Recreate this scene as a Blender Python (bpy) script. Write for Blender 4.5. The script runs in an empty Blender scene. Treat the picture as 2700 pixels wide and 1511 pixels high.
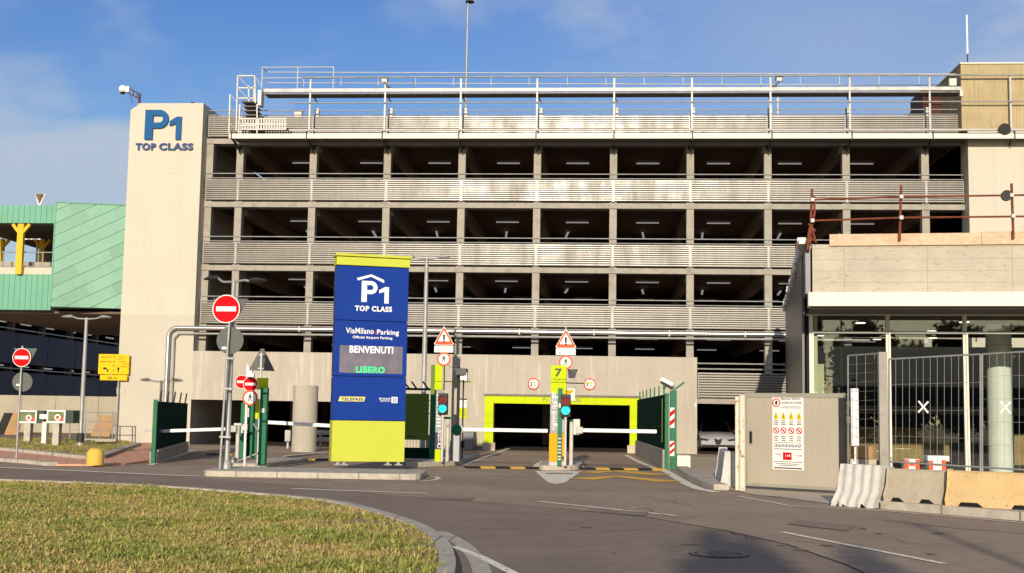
import bpy, math, random
import numpy as np
from mathutils import Vector, Matrix
R = math.radians
random.seed(7); rng = np.random.default_rng(7)
S = bpy.context.scene; COL = S.collection

# ------------------------------------------------------------------ camera, sky, sun
FPX, YAW, PITCH, ROLL, HC = 3309.3, -.0757, .1013, .0166, 1.65
CX, CY = 1350., 755.5
Fw = Vector((math.sin(YAW)*math.cos(PITCH), math.cos(YAW)*math.cos(PITCH), math.sin(PITCH)))
_r = Vector((math.cos(YAW), -math.sin(YAW), 0)); _u = _r.cross(Fw)
Rt = _r*math.cos(ROLL) + _u*math.sin(ROLL); Up = _u*math.cos(ROLL) - _r*math.sin(ROLL)
cam = bpy.data.cameras.new('camera'); co = bpy.data.objects.new('camera', cam); COL.objects.link(co)
M = Matrix.Identity(4)
for i in range(3):
    M[i][0], M[i][1], M[i][2] = Rt[i], Up[i], -Fw[i]
M[2][3] = HC
co.matrix_world = M
cam.sensor_width = 36; cam.lens = 36*FPX/2700; cam.clip_start = .1; cam.clip_end = 3000
S.camera = co
SUN_EL, SUN_AZ = 15.5, 1.5           # light travels towards +Y, turned a little to +X
sd = Vector((math.sin(R(SUN_AZ))*math.cos(R(SUN_EL)), math.cos(R(SUN_AZ))*math.cos(R(SUN_EL)), -math.sin(R(SUN_EL))))
sl = bpy.data.lights.new('sun', 'SUN'); so = bpy.data.objects.new('sun', sl); COL.objects.link(so)
sl.energy = 4.75; sl.angle = R(.55); sl.color = (1, .88, .70)
so.rotation_euler = sd.to_track_quat('-Z', 'Y').to_euler(); so.location = (0, -20, 40)
w = bpy.data.worlds.new('World'); S.world = w; w.use_nodes = True
nt = w.node_tree; nt.nodes.clear(); N = nt.nodes.new; Lk = nt.links.new
out = N('ShaderNodeOutputWorld'); bg = N('ShaderNodeBackground'); bg.inputs[1].default_value = .14
sky = N('ShaderNodeTexSky'); sky.sky_type = 'NISHITA'; sky.sun_disc = False
sky.sun_elevation = R(SUN_EL); sky.sun_rotation = R(180+SUN_AZ); sky.air_density = 1.3; sky.dust_density = .25; sky.ozone_density = 3.2
tc = N('ShaderNodeTexCoord'); sx_ = N('ShaderNodeSeparateXYZ'); Lk(tc.outputs['Generated'], sx_.inputs[0])
def rng_(sock, a0, a1, b0, b1, smooth=True):
    m = N('ShaderNodeMapRange'); m.interpolation_type = 'SMOOTHSTEP' if smooth else 'LINEAR'
    for i, v in zip((1, 2, 3, 4), (a0, a1, b0, b1)): m.inputs[i].default_value = v
    Lk(sock, m.inputs[0]); return m.outputs[0]
def mth(op, a, b):
    m = N('ShaderNodeMath'); m.operation = op; m.use_clamp = op == 'MAXIMUM'
    for i, v in enumerate((a, b)):
        if isinstance(v, (int, float)): m.inputs[i].default_value = v
        else: Lk(v, m.inputs[i])
    return m.outputs[0]
def cloud_noise(sc, rot, scale, detail, loc=(0, 0, 0)):
    mp = N('ShaderNodeMapping'); mp.inputs['Scale'].default_value = sc; mp.inputs['Rotation'].default_value = rot; mp.inputs['Location'].default_value = loc
    no = N('ShaderNodeTexNoise'); no.inputs['Scale'].default_value = scale; no.inputs['Detail'].default_value = detail; no.inputs['Roughness'].default_value = .5
    Lk(tc.outputs['Generated'], mp.inputs[0]); Lk(mp.outputs[0], no.inputs['Vector']); return no.outputs['Fac']
wisps = rng_(cloud_noise((1.5, 1.5, 3), (0, R(25), 0), 3.0, 6, (.4, .1, .6)), .43, .62, 0, .70)
veil = rng_(cloud_noise((1, 1, 2), (0, 0, 0), 1.6, 3, (2, 0, 0)), .42, .62, .0, .25)
east = rng_(sx_.outputs[0], -.25, .3, 0, .3)                       # paler towards the right
bank_h = mth('ADD', mth('MULTIPLY', cloud_noise((1, 1, 3), (0, 0, 0), 7, 5), .06), mth('SUBTRACT', .178, sx_.outputs[2]))
bank = mth('MULTIPLY', rng_(bank_h, 0, .018, 0, 1.), rng_(sx_.outputs[0], -.2, -.36, 0, 1))
bank = mth('MULTIPLY', bank, rng_(sx_.outputs[2], .09, .18, .62, 1.))
cl_ = mth('MAXIMUM', mth('ADD', mth('MAXIMUM', wisps, veil), east), bank)
mx = N('ShaderNodeMix'); mx.data_type = 'RGBA'; mx.inputs[7].default_value = (3.3, 3.95, 4.9, 1)
hs = N('ShaderNodeHueSaturation'); hs.inputs['Value'].default_value = .90; hs.inputs['Hue'].default_value = .53
Lk(rng_(sx_.outputs[1], -.2, .5, .75, 1.32), hs.inputs['Saturation'])
Lk(sky.outputs[0], hs.inputs['Color']); Lk(hs.outputs[0], mx.inputs[6]); Lk(mth('MULTIPLY', cl_, rng_(sx_.outputs[1], -.1, .3, 0, 1)), mx.inputs[0]); Lk(mx.outputs[2], bg.inputs[0]); Lk(bg.outputs[0], out.inputs[0])
S.view_settings.view_transform = 'Standard'; S.view_settings.look = 'None'; S.view_settings.gamma = 1
S.view_settings.use_curve_mapping = False; S.view_settings.exposure = -.04

# ------------------------------------------------------------------ pixel of the photograph -> point of the place
def ray(px, py): return Fw + Rt*((px-CX)/FPX) - Up*((py-CY)/FPX)
def at(px, py, Y):
    d = ray(px, py); t = Y/d.y; return Vector((d.x*t, Y, HC + d.z*t))
def gr(px, py, z=0.):
    d = ray(px, py); t = (z-HC)/d.z; return Vector((d.x*t, d.y*t, z))
def zz(px, py, Y): return at(px, py, Y).z
def xx(px, py, Y): return at(px, py, Y).x

# ------------------------------------------------------------------ materials
MATS = {}
def mat(name, c, rough=.6, metal=0., var=.12, scale=2., bump=0., bscale=30., emit=0., c2=None, stretch=(1, 1, 1), spec=.18, detail=5., coat=0.):
    m = bpy.data.materials.new(name); m.use_nodes = True; t = m.node_tree; b = t.nodes['Principled BSDF']
    b.inputs['Roughness'].default_value = rough; b.inputs['Metallic'].default_value = metal
    b.inputs['Specular IOR Level'].default_value = spec; b.inputs['Coat Weight'].default_value = coat
    g = t.nodes.new('ShaderNodeNewGeometry'); mp = t.nodes.new('ShaderNodeMapping'); mp.inputs['Scale'].default_value = stretch
    t.links.new(g.outputs['Position'], mp.inputs[0])
    if var > 0 or c2:
        n = t.nodes.new('ShaderNodeTexNoise'); n.inputs['Scale'].default_value = scale; n.inputs['Detail'].default_value = detail; n.inputs['Roughness'].default_value = .62
        r = t.nodes.new('ShaderNodeValToRGB'); e = r.color_ramp.elements; e[0].position = .3; e[1].position = .7
        a = c; bb = c2 if c2 else tuple(min(1, x*(1+var)) for x in c)
        if not c2: a = tuple(x*(1-var) for x in c)
        e[0].color = (*a, 1); e[1].color = (*bb, 1)
        t.links.new(mp.outputs[0], n.inputs['Vector']); t.links.new(n.outputs['Fac'], r.inputs[0]); t.links.new(r.outputs[0], b.inputs['Base Color'])
    else: b.inputs['Base Color'].default_value = (*c, 1)
    if bump > 0:
        n2 = t.nodes.new('ShaderNodeTexNoise'); n2.inputs['Scale'].default_value = bscale; n2.inputs['Detail'].default_value = 4
        bp = t.nodes.new('ShaderNodeBump'); bp.inputs['Strength'].default_value = bump; bp.inputs['Distance'].default_value = .02
        t.links.new(mp.outputs[0], n2.inputs['Vector']); t.links.new(n2.outputs['Fac'], bp.inputs['Height']); t.links.new(bp.outputs[0], b.inputs['Normal'])
    if emit > 0:
        b.inputs['Emission Color'].default_value = (*c, 1); b.inputs['Emission Strength'].default_value = emit
    MATS[name] = m; return m
def mix_layer(m, color, kind='noise', scale=1., lo=.5, hi=.6, stretch=(1, 1, 1), amount=1., rot=(0, 0, 0)):
    """lay a second colour over a material where a stretched noise (stains, streaks, patches) is high"""
    t = m.node_tree; b = t.nodes['Principled BSDF']; src = b.inputs['Base Color'].links[0].from_socket if b.inputs['Base Color'].links else None
    g = t.nodes.new('ShaderNodeNewGeometry'); mp = t.nodes.new('ShaderNodeMapping'); mp.inputs['Scale'].default_value = stretch; mp.inputs['Rotation'].default_value = rot
    t.links.new(g.outputs['Position'], mp.inputs[0])
    n = t.nodes.new('ShaderNodeTexNoise'); n.inputs['Scale'].default_value = scale; n.inputs['Detail'].default_value = 6; n.inputs['Roughness'].default_value = .6
    r = t.nodes.new('ShaderNodeValToRGB'); r.color_ramp.elements[0].position = lo; r.color_ramp.elements[1].position = hi
    r.color_ramp.elements[0].color = (0, 0, 0, 1); r.color_ramp.elements[1].color = (amount,)*3+(1,)
    x = t.nodes.new('ShaderNodeMix'); x.data_type = 'RGBA'; x.inputs[7].default_value = (*color, 1)
    if src: t.links.new(src, x.inputs[6])
    else: x.inputs[6].default_value = b.inputs['Base Color'].default_value
    t.links.new(mp.outputs[0], n.inputs['Vector']); t.links.new(n.outputs['Fac'], r.inputs[0]); t.links.new(r.outputs[0], x.inputs[0])
    t.links.new(x.outputs[2], b.inputs['Base Color'])
    return m
def seams(m, color, axis, period, width, rot=(0, 0, 0), amount=1.):
    """thin straight joints repeated every `period` metres along one rotated axis"""
    t = m.node_tree; b = t.nodes['Principled BSDF']; src = b.inputs['Base Color'].links[0].from_socket
    g = t.nodes.new('ShaderNodeNewGeometry'); mp = t.nodes.new('ShaderNodeMapping'); mp.vector_type = 'TEXTURE'; mp.inputs['Rotation'].default_value = rot
    sp = t.nodes.new('ShaderNodeSeparateXYZ'); t.links.new(g.outputs['Position'], mp.inputs[0]); t.links.new(mp.outputs[0], sp.inputs[0])
    a = t.nodes.new('ShaderNodeMath'); a.operation = 'PINGPONG'; a.inputs[1].default_value = period/2; t.links.new(sp.outputs[axis], a.inputs[0])
    c = t.nodes.new('ShaderNodeMath'); c.operation = 'LESS_THAN'; c.inputs[1].default_value = width/2; t.links.new(a.outputs[0], c.inputs[0])
    d = t.nodes.new('ShaderNodeMath'); d.operation = 'MULTIPLY'; d.inputs[1].default_value = amount; t.links.new(c.outputs[0], d.inputs[0])
    x = t.nodes.new('ShaderNodeMix'); x.data_type = 'RGBA'; x.inputs[7].default_value = (*color, 1)
    t.links.new(src, x.inputs[6]); t.links.new(d.outputs[0], x.inputs[0]); t.links.new(x.outputs[2], b.inputs['Base Color'])
    return m

asphalt = mat('asphalt', (.375, .278, .197), .92, 0, .16, .35, .9, 45, spec=.2)
mix_layer(asphalt, (.50, .39, .28), scale=38, lo=.5, hi=.7, amount=.9)
mix_layer(asphalt, (.24, .18, .13), scale=3.1, lo=.45, hi=.7, amount=.5); mix_layer(asphalt, (.50, .41, .31), scale=16, lo=.56, hi=.68, amount=.4); mix_layer(asphalt, (.17, .13, .1), scale=22, lo=.58, hi=.7, amount=.5)
mix_layer(asphalt, (.26, .2, .15), scale=.22, lo=.5, hi=.62, stretch=(.5, 1, 1), amount=.55)
asphalt_dark = mat('asphalt_dark', (.28, .212, .155), .92, 0, .15, .6, .5, 60, spec=.2)
mix_layer(asphalt_dark, (.18, .14, .105), scale=2.7, lo=.45, hi=.7, amount=.5); mix_layer(asphalt_dark, (.15, .115, .09), scale=22, lo=.56, hi=.68, amount=.5)
mix_layer(asphalt_dark, (.37, .29, .22), scale=50, lo=.5, hi=.75, amount=.6)
paint_w = mat('road_paint_white', (.92, .84, .68), .8, 0, .12, 6); mix_layer(paint_w, (.4, .35, .3), scale=14, lo=.52, hi=.6, amount=.8)
paint_y = mat('road_paint_yellow', (.85, .48, .08), .8, 0, .12, 6); mix_layer(paint_y, (.4, .28, .12), scale=14, lo=.58, hi=.68, amount=.6)
rubber = mat('black_rubber', (.03, .028, .026), .8, 0, .2, 5)
tar = mat('tar', (.05, .045, .04), .9, 0, .2, 5)
kerb_c = mat('kerb_concrete', (.50, .45, .37), .9, 0, .15, 5, .4, 40)
seams(kerb_c, (.2, .17, .14), 0, 1.0, .025)
mix_layer(kerb_c, (.24, .2, .16), scale=3, lo=.5, hi=.75, amount=.5)
pave_c = mat('pavement_concrete', (.56, .47, .36), .95, 0, .14, 2, .3, 30); mix_layer(pave_c, (.38, .31, .24), scale=1.2, lo=.48, hi=.7, amount=.6)
brick = mat('brick_pavers', (.74, .38, .24), .9, 0, .15, 4, .3, 25); seams(brick, (.5, .26, .17), 0, .45, .03, (0, 0, .4), .8); seams(brick, (.5, .26, .17), 1, .9, .03, (0, 0, .4), .8)
soil = mat('soil', (.38, .25, .14), .95, 0, .25, 4, .5, 20); mix_layer(soil, (.24, .22, .09), scale=1.3, lo=.45, hi=.6, amount=.8)
cream = mat('cream_plaster', (.57, .53, .44), .85, 0, .03, .5, .05, 20)
cream2 = mat('cream_plaster_lower', (.52, .48, .395), .85, 0, .04, .5, .05, 20)
conc_wall = mat('cast_concrete', (.45, .405, .33), .88, 0, .06, .8, .12, 20)
mix_layer(conc_wall, (.56, .52, .44), scale=1.6, lo=.55, hi=.66, stretch=(3.2, 2.2, .2), amount=.8)
mix_layer(conc_wall, (.34, .30, .25), scale=1.1, lo=.5, hi=.8, stretch=(1.5, 1.5, .35), amount=.5)
mix_layer(cream, (.47, .435, .36), scale=1.2, lo=.52, hi=.8, stretch=(2, 2, .12), amount=.5)
conc_beam = mat('beam_concrete', (.36, .33, .28), .85, 0, .13, 1.5, .3, 25)
mix_layer(conc_beam, (.23, .2, .165), scale=2.5, lo=.52, hi=.7, amount=.6)
conc_new = mat('formwork_concrete', (.48, .425, .345), .9, 0, .1, 1.2, .6, 12)
mix_layer(conc_new, (.3, .25, .2), scale=9, lo=.56, hi=.66, stretch=(.6, .6, 2.6), amount=.7); seams(conc_new, (.30, .25, .2), 2, .31, .016, amount=.6); seams(conc_new, (.30, .25, .2), 0, 2.1, .02, amount=.7)
mix_layer(conc_new, (.52, .47, .38), scale=2.2, lo=.5, hi=.75, stretch=(.5, .5, 2), amount=.45)
conc_board = mat('boardmarked_concrete', (.44, .35, .2), .9, 0, .12, 1.2, .3, 20); mix_layer(conc_board, (.26, .2, .115), scale=3, lo=.5, hi=.72, stretch=(5, 5, .15), amount=.8)
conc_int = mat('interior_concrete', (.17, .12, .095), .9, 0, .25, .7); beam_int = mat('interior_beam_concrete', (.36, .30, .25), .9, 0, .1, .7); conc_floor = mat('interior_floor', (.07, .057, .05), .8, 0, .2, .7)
steel = mat('galvanised_steel', (.37, .365, .35), .5, .3, .18, 2)
steel_w = mat('weathered_white_steel', (.56, .545, .50), .55, .1, .1, 3); mix_layer(steel_w, (.4, .3, .2), scale=4, lo=.62, hi=.7, amount=.7)
steel_d = mat('dark_steel', (.05, .05, .052), .55, .4, .2, 4)
grate = mat('walkway_grating', (.20, .18, .16), .7, .3, .2, 3)
chrome = mat('polished_pipe', (.62, .61, .6), .3, .9, .06, 2, spec=.5)
def slat_mat():
    m = mat('corrugated_metal', (.205, .18, .15), .42, .0, .10, .9, spec=.85)
    mix_layer(m, (.27, .245, .21), scale=2.2, lo=.45, hi=.7, stretch=(2.5, 1, .35), amount=.4)
    mix_layer(m, (.18, .15, .115), scale=1.1, lo=.5, hi=.72, stretch=(.5, 1, 3), amount=.35)
    t = m.node_tree; b = t.nodes['Principled BSDF']; g = t.nodes.new('ShaderNodeNewGeometry'); mp = t.nodes.new('ShaderNodeMapping'); mp.inputs['Scale'].default_value = (2.4, 1, .7)
    n = t.nodes.new('ShaderNodeTexNoise'); n.inputs['Scale'].default_value = .8; n.inputs['Detail'].default_value = 6
    r = t.nodes.new('ShaderNodeMapRange'); r.inputs[1].default_value = .3; r.inputs[2].default_value = .7; r.inputs[3].default_value = .27; r.inputs[4].default_value = .42
    t.links.new(g.outputs['Position'], mp.inputs[0]); t.links.new(mp.outputs[0], n.inputs['Vector']); t.links.new(n.outputs['Fac'], r.inputs[0]); t.links.new(r.outputs[0], b.inputs['Roughness'])
    bp = t.nodes.new('ShaderNodeBump'); bp.inputs['Strength'].default_value = .12; bp.inputs['Distance'].default_value = .02; t.links.new(n.outputs['Fac'], bp.inputs['Height']); t.links.new(bp.outputs[0], b.inputs['Normal'])
    return m
slatm = slat_mat()
gap_shade = mat('slat_gap_shade', (.07, .06, .05), .9, 0, .1, 2)  # dark colour standing in for the shade between the slats
tube_lamp = mat('strip_lamp_cover', (.72, .72, .7), .5, 0, 0, emit=.35)
blue = mat('blue_letter', (.018, .105, .27), .5, 0, .04, 2, spec=.06); navy = mat('navy_letter', (.06, .09, .2), .5, 0, .04, 2, spec=.06)
tblue = mat('totem_blue_panel', (.010, .042, .27), .5, 0, .05, .8, spec=.06); white = mat('white_plastic', (.80, .80, .78), .45, 0, .03, 2)
tlime = mat('totem_lime_panel', (.52, .56, .07), .6, 0, .03, 1, spec=.06); lime = mat('lime_panel', (.52, .62, .01), .6, 0, .05, 1, spec=.06)
lime_sh = mat('lime_groove', (.3, .36, .02), .6, 0, .05, 1)
screen = mat('display_screen', (.17, .16, .2), .35, 0, .22, 2.5); led_w = mat('white_led_text', (.86, .86, .9), .5, 0, 0, emit=.35); led_g = mat('green_led_text', (.03, .9, .25), .5, 0, 0, emit=.5)
red = mat('sign_red', (.60, .008, .012), .75, 0, .04, 2, spec=.06); black = mat('black_paint', (.014, .014, .016), .5, 0, .05, 3); signw = mat('sign_white', (.82, .79, .74), .4, 0, .03, 4, spec=.06)
orange_r = mat('faded_sign_red', (.72, .12, .05), .45, 0, .05, 3, spec=.06)
yellow = mat('sign_yellow', (.80, .50, .012), .45, 0, .05, 3, spec=.06); alu = mat('grey_sign_back', (.12, .125, .12), .6, .0, .1, 3)
bollard_y = mat('bollard_yellow', (.68, .46, .09), .8, 0, .1, 6, .3, 40); mix_layer(bollard_y, (.4, .3, .12), scale=12, lo=.58, hi=.68, amount=.7)
green = mat('green_steel', (.02, .15, .075), .5, 0, .12, 3); green_d = mat('dark_green_panel', (.003, .03, .022), .9, 0, .2, 2, spec=.03)
fence_st = mat('fence_steel', (.27, .27, .26), .5, .3, .15, 3)
num_grey = mat('number_grey', (.09, .1, .06), .6, 0, 0)
green_b = mat('olive_board', (.13, .2, .03), .5, 0, .1, 1.5)
olive_txt = mat('olive_text', (.08, .12, .02), .6, 0, 0)
sky_lens = mat('green_signal_lens', (.0, .72, .68), .3, 0, 0, emit=.55); red_lens = mat('red_signal_lens', (.16, .004, .006), .25, 0, 0)
orange = mat('orange_panel', (.80, .35, .01), .45, 0, .05, 2, spec=.06); grey_p = mat('grey_panel', (.33, .33, .35), .5, 0, .1, 3); greyl = mat('grey_green_text', (.24, .27, .12), .6, 0, 0)
purple = mat('purple_panel', (.05, .025, .1), .5, 0, .1, 3)
cop1 = mat('patina_copper', (.24, .43, .325), .6, .0, .06, .6, c2=(.27, .49, .36)); mix_layer(cop1, (.205, .40, .29), scale=.7, lo=.52, hi=.6, amount=.5)

def brick_tone(m, color, rot, w_, h_, amount):
    t = m.node_tree; b = t.nodes['Principled BSDF']; src = b.inputs['Base Color'].links[0].from_socket
    g = t.nodes.new('ShaderNodeNewGeometry'); mp = t.nodes.new('ShaderNodeMapping'); mp.vector_type = 'TEXTURE'; mp.inputs['Rotation'].default_value = rot
    sp = t.nodes.new('ShaderNodeSeparateXYZ'); cb_ = t.nodes.new('ShaderNodeCombineXYZ'); br = t.nodes.new('ShaderNodeTexBrick')
    t.links.new(g.outputs['Position'], mp.inputs[0]); t.links.new(mp.outputs[0], sp.inputs[0]); t.links.new(sp.outputs[0], cb_.inputs[0]); t.links.new(sp.outputs[2], cb_.inputs[1]); t.links.new(cb_.outputs[0], br.inputs['Vector'])
    br.inputs['Color1'].default_value = (0, 0, 0, 1); br.inputs['Color2'].default_value = (1, 1, 1, 1); br.inputs['Mortar Size'].default_value = 0; br.inputs['Scale'].default_value = 1
    br.inputs['Brick Width'].default_value = w_; br.inputs['Row Height'].default_value = h_; br.offset = .37; br.offset_frequency = 2
    r_ = t.nodes.new('ShaderNodeMapRange'); r_.inputs[1].default_value = .45; r_.inputs[2].default_value = .95; r_.inputs[4].default_value = amount; t.links.new(br.outputs['Color'], r_.inputs[0])
    x = t.nodes.new('ShaderNodeMix'); x.data_type = 'RGBA'; x.inputs[7].default_value = (*color, 1); t.links.new(src, x.inputs[6]); t.links.new(r_.outputs[0], x.inputs[0]); t.links.new(x.outputs[2], b.inputs['Base Color'])
brick_tone(cop1, (.19, .34, .25), (0, R(-29), 0), 1.9, .62, .7)
seams(cop1, (.07, .2, .14), 2, .62, .035, (0, R(-29), 0))
cop2 = mat('patina_copper_vertical', (.17, .40, .28), .6, .0, .08, .8); seams(cop2, (.06, .2, .14), 0, .32, .03)
yel_steel = mat('yellow_steel', (.85, .47, .03), .5, 0, .06, 2); rust = mat('rusty_steel', (.20, .06, .03), .8, .2, .3, 6)
dark_clad = mat('dark_cladding', (.10, .10, .11), .42, .4, .12, .6); mix_layer(dark_clad, (.2, .17, .14), scale=1.5, lo=.5, hi=.7, stretch=(3, 3, .2), amount=.5)
blue_sh = mat('shaded_blue_panel', (.05, .055, .085), .6, 0, .12, .6)  # dark blue of the shade is put into the panel colour
tan_c = mat('tan_concrete', (.40, .36, .28), .9, 0, .1, .8)
timber = mat('formwork_timber', (.60, .42, .28), .85, 0, .15, 3, .3, 20); mix_layer(timber, (.7, .58, .42), scale=5, lo=.5, hi=.6, stretch=(1, 1, 4), amount=.6)
plywood = mat('plywood_board', (.40, .24, .12), .8, 0, .12, 2)
mint = mat('mint_column', (.80, .84, .80), .5, 0, .03, 1)
fascia_m = mat('white_fascia', (.72, .69, .60), .5, 0, .02, 1)
foil = mat('crumpled_white_membrane', (.72, .72, .74), .6, 0, .15, 5, .8, 12)
gate_m = mat('gate_sheet', (.43, .38, .30), .6, 0, .05, 1, .05, 10); seams(gate_m, (.37, .325, .25), 0, .16, .012, amount=.5)
gate_f = mat('gate_frame', (.36, .34, .27), .6, .2, .12, 2)
rust_w = mat('rust_stained_white_post', (.66, .6, .48), .6, 0, .08, 3); mix_layer(rust_w, (.36, .13, .04), scale=6, lo=.56, hi=.64, amount=.9)
jw = mat('white_jersey_concrete', (.58, .56, .52), .8, 0, .1, 5, .3, 20); mix_layer(jw, (.33, .31, .29), scale=3, lo=.5, hi=.75, amount=.5)
jg = mat('grey_jersey_concrete', (.45, .385, .29), .9, 0, .1, 3, .5, 30); mix_layer(jg, (.28, .24, .19), scale=4, lo=.55, hi=.75, amount=.5)
jo = mat('orange_jersey_concrete', (.64, .44, .20), .85, 0, .1, 2, .4, 30); mix_layer(jo, (.34, .25, .15), scale=14, lo=.6, hi=.66, amount=.9); mix_layer(jo, (.60, .47, .28), scale=1.6, lo=.45, hi=.7, stretch=(1, 1, 2), amount=.7)
car_w = mat('car_paint_shaded_white', (.40, .41, .44), .25, 0, .02, 1, coat=.8); car_glass = mat('car_glass', (.015, .017, .02), .08, 0, 0, spec=.5)  # white car paint greyed in its colour to stand in for shade
bark = mat('bark', (.14, .10, .07), .9, 0, .3, 6, .5, 20); leaf_m = mat('leaf', (.045, .065, .022), .8, 0, .35, 1.5)
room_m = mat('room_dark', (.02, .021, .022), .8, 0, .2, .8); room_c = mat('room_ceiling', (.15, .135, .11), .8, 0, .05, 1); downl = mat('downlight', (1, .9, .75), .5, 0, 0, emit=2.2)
oakm = mat('counter_wood', (.33, .23, .1), .6, 0, .15, 3)
def glass_mat():
    m = bpy.data.materials.new('window_glass'); m.use_nodes = True; t = m.node_tree; t.nodes.clear()
    o = t.nodes.new('ShaderNodeOutputMaterial'); tr = t.nodes.new('ShaderNodeBsdfTransparent'); tr.inputs[0].default_value = (.93, .95, .92, 1)
    gl = t.nodes.new('ShaderNodeBsdfGlossy'); gl.inputs['Roughness'].default_value = .015; gl.inputs[0].default_value = (.95, .95, .9, 1)
    mx = t.nodes.new('ShaderNodeMixShader'); mx.inputs[0].default_value = .065
    t.links.new(tr.outputs[0], mx.inputs[1]); t.links.new(gl.outputs[0], mx.inputs[2]); t.links.new(mx.outputs[0], o.inputs[0]); return m
glass = glass_mat()

# ------------------------------------------------------------------ mesh builder
def V(*a): return Vector(a)
class Fr:                                  # a flat frame: origin, u to the right, v up, n towards the viewer
    def __init__(s, O, ang=0., v=None):
        s.O = Vector(O); s.u = V(math.cos(ang), math.sin(ang), 0); s.v = Vector(v) if v else V(0, 0, 1); s.n = s.u.cross(s.v)
    def p(s, a, b, c=0.): return s.O + s.u*a + s.v*b + s.n*c
class MB:
    def __init__(s): s.v = []; s.f = []
    def add(s, vs, fs):
        k = len(s.v); s.v += [Vector(q) for q in vs]; s.f += [tuple(i+k for i in q) for q in fs]; return s
    def box(s, x0, x1, y0, y1, z0, z1):
        return s.add([(x0, y0, z0), (x1, y0, z0), (x1, y1, z0), (x0, y1, z0), (x0, y0, z1), (x1, y0, z1), (x1, y1, z1), (x0, y1, z1)],
                     [(0, 3, 2, 1), (4, 5, 6, 7), (0, 1, 5, 4), (1, 2, 6, 5), (2, 3, 7, 6), (3, 0, 4, 7)])
    def shape(s, fr, pts, c0=0., c1=.01):     # extrude a flat outline from depth c0 to c1 (towards the viewer)
        n = len(pts); vs = [fr.p(a, b, c1) for a, b in pts] + [fr.p(a, b, c0) for a, b in pts]
        fs = [tuple(range(n)), tuple(range(2*n-1, n-1, -1))] + [(i, i+n, (i+1) % n+n, (i+1) % n) for i in range(n)]
        return s.add(vs, fs)
    def rect(s, fr, a0, a1, b0, b1, c0=0., c1=.01): return s.shape(fr, [(a0, b0), (a1, b0), (a1, b1), (a0, b1)], c0, c1)
    def disc(s, fr, a, b, r, c0=0., c1=.01, n=32): return s.shape(fr, [(a+r*math.cos(2*math.pi*i/n), b+r*math.sin(2*math.pi*i/n)) for i in range(n)], c0, c1)
    def ring(s, fr, a, b, r0, r1, c0=0., c1=.01, n=32):
        vs = []; fs = []
        for i in range(n):
            t = 2*math.pi*i/n
            for r, c in ((r1, c1), (r0, c1), (r0, c0), (r1, c0)): vs.append(fr.p(a+r*math.cos(t), b+r*math.sin(t), c))
        for i in range(n):
            j = (i+1) % n
            for k in range(4): fs.append((4*i+k, 4*i+(k+1) % 4, 4*j+(k+1) % 4, 4*j+k))
        return s.add(vs, fs)
    def tube(s, p, q, r, r2=None, n=8, cap=True):
        p = Vector(p); q = Vector(q); r2 = r if r2 is None else r2; d = (q-p).normalized()
        a = d.orthogonal().normalized(); b = d.cross(a)
        vs = [p+(a*math.cos(2*math.pi*i/n)+b*math.sin(2*math.pi*i/n))*r for i in range(n)] + [q+(a*math.cos(2*math.pi*i/n)+b*math.sin(2*math.pi*i/n))*r2 for i in range(n)]
        fs = [(i, (i+1) % n, n+(i+1) % n, n+i) for i in range(n)]
        if cap: fs += [tuple(range(n-1, -1, -1)), tuple(range(n, 2*n))]
        return s.add(vs, fs)
    def path(s, pts, r, n=8):
        for a, b in zip(pts[:-1], pts[1:]): s.tube(a, b, r, n=n)
        return s
    def bar(s, p, q, w, h):                     # rectangular bar between two points, w across, h upright
        p = Vector(p); q = Vector(q); d = (q-p).normalized(); up = V(0, 0, 1) if abs(d.z) < .95 else V(0, 1, 0)
        a = d.cross(up).normalized()*w/2; b = a.cross(d).normalized()*h/2
        vs = [p-a-b, p+a-b, p+a+b, p-a+b, q-a-b, q+a-b, q+a+b, q-a+b]
        return s.add(vs, [(0, 3, 2, 1), (4, 5, 6, 7), (0, 1, 5, 4), (1, 2, 6, 5), (2, 3, 7, 6), (3, 0, 4, 7)])
    def lathe(s, c, prof, n=24):
        c = Vector(c); vs = []; fs = []; m = len(prof)
        for i in range(n):
            t = 2*math.pi*i/n
            for r, z in prof: vs.append(c+V(r*math.cos(t), r*math.sin(t), z))
        for i in range(n):
            j = (i+1) % n
            for k in range(m-1): fs.append((i*m+k, j*m+k, j*m+k+1, i*m+k+1))
        fs.append(tuple(i*m for i in range(n-1, -1, -1))); fs.append(tuple(i*m+m-1 for i in range(n)))
        return s.add(vs, fs)
    def prism(s, pts, z0, z1):                  # ground outline raised from z0 to z1
        n = len(pts); vs = [(p[0], p[1], z1) for p in pts]+[(p[0], p[1], z0) for p in pts]
        return s.add(vs, [tuple(range(n)), tuple(range(2*n-1, n-1, -1))]+[(i, i+n, (i+1) % n+n, (i+1) % n) for i in range(n)])
    def text(s, fr, txt, a, b, wdt, hgt, c0=.002, c1=None, bold=.0, fit=True):
        """lettering with its lower left corner at (a, b), scaled to wdt x hgt"""
        vs, fs = text_mesh(txt, bold, c1 is not None)
        if not vs: return s
        xs = [q[0] for q in vs]; ys = [q[1] for q in vs]; x0, x1, y0, y1 = min(xs), max(xs), min(ys), max(ys)
        sx = wdt/(x1-x0); sy = hgt/(y1-y0) if fit else sx
        s.add([fr.p(a+(q[0]-x0)*sx, b+(q[1]-y0)*sy, (c0 if q[2] < .5 or c1 is None else c1)) for q in vs], fs); return s
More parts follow.
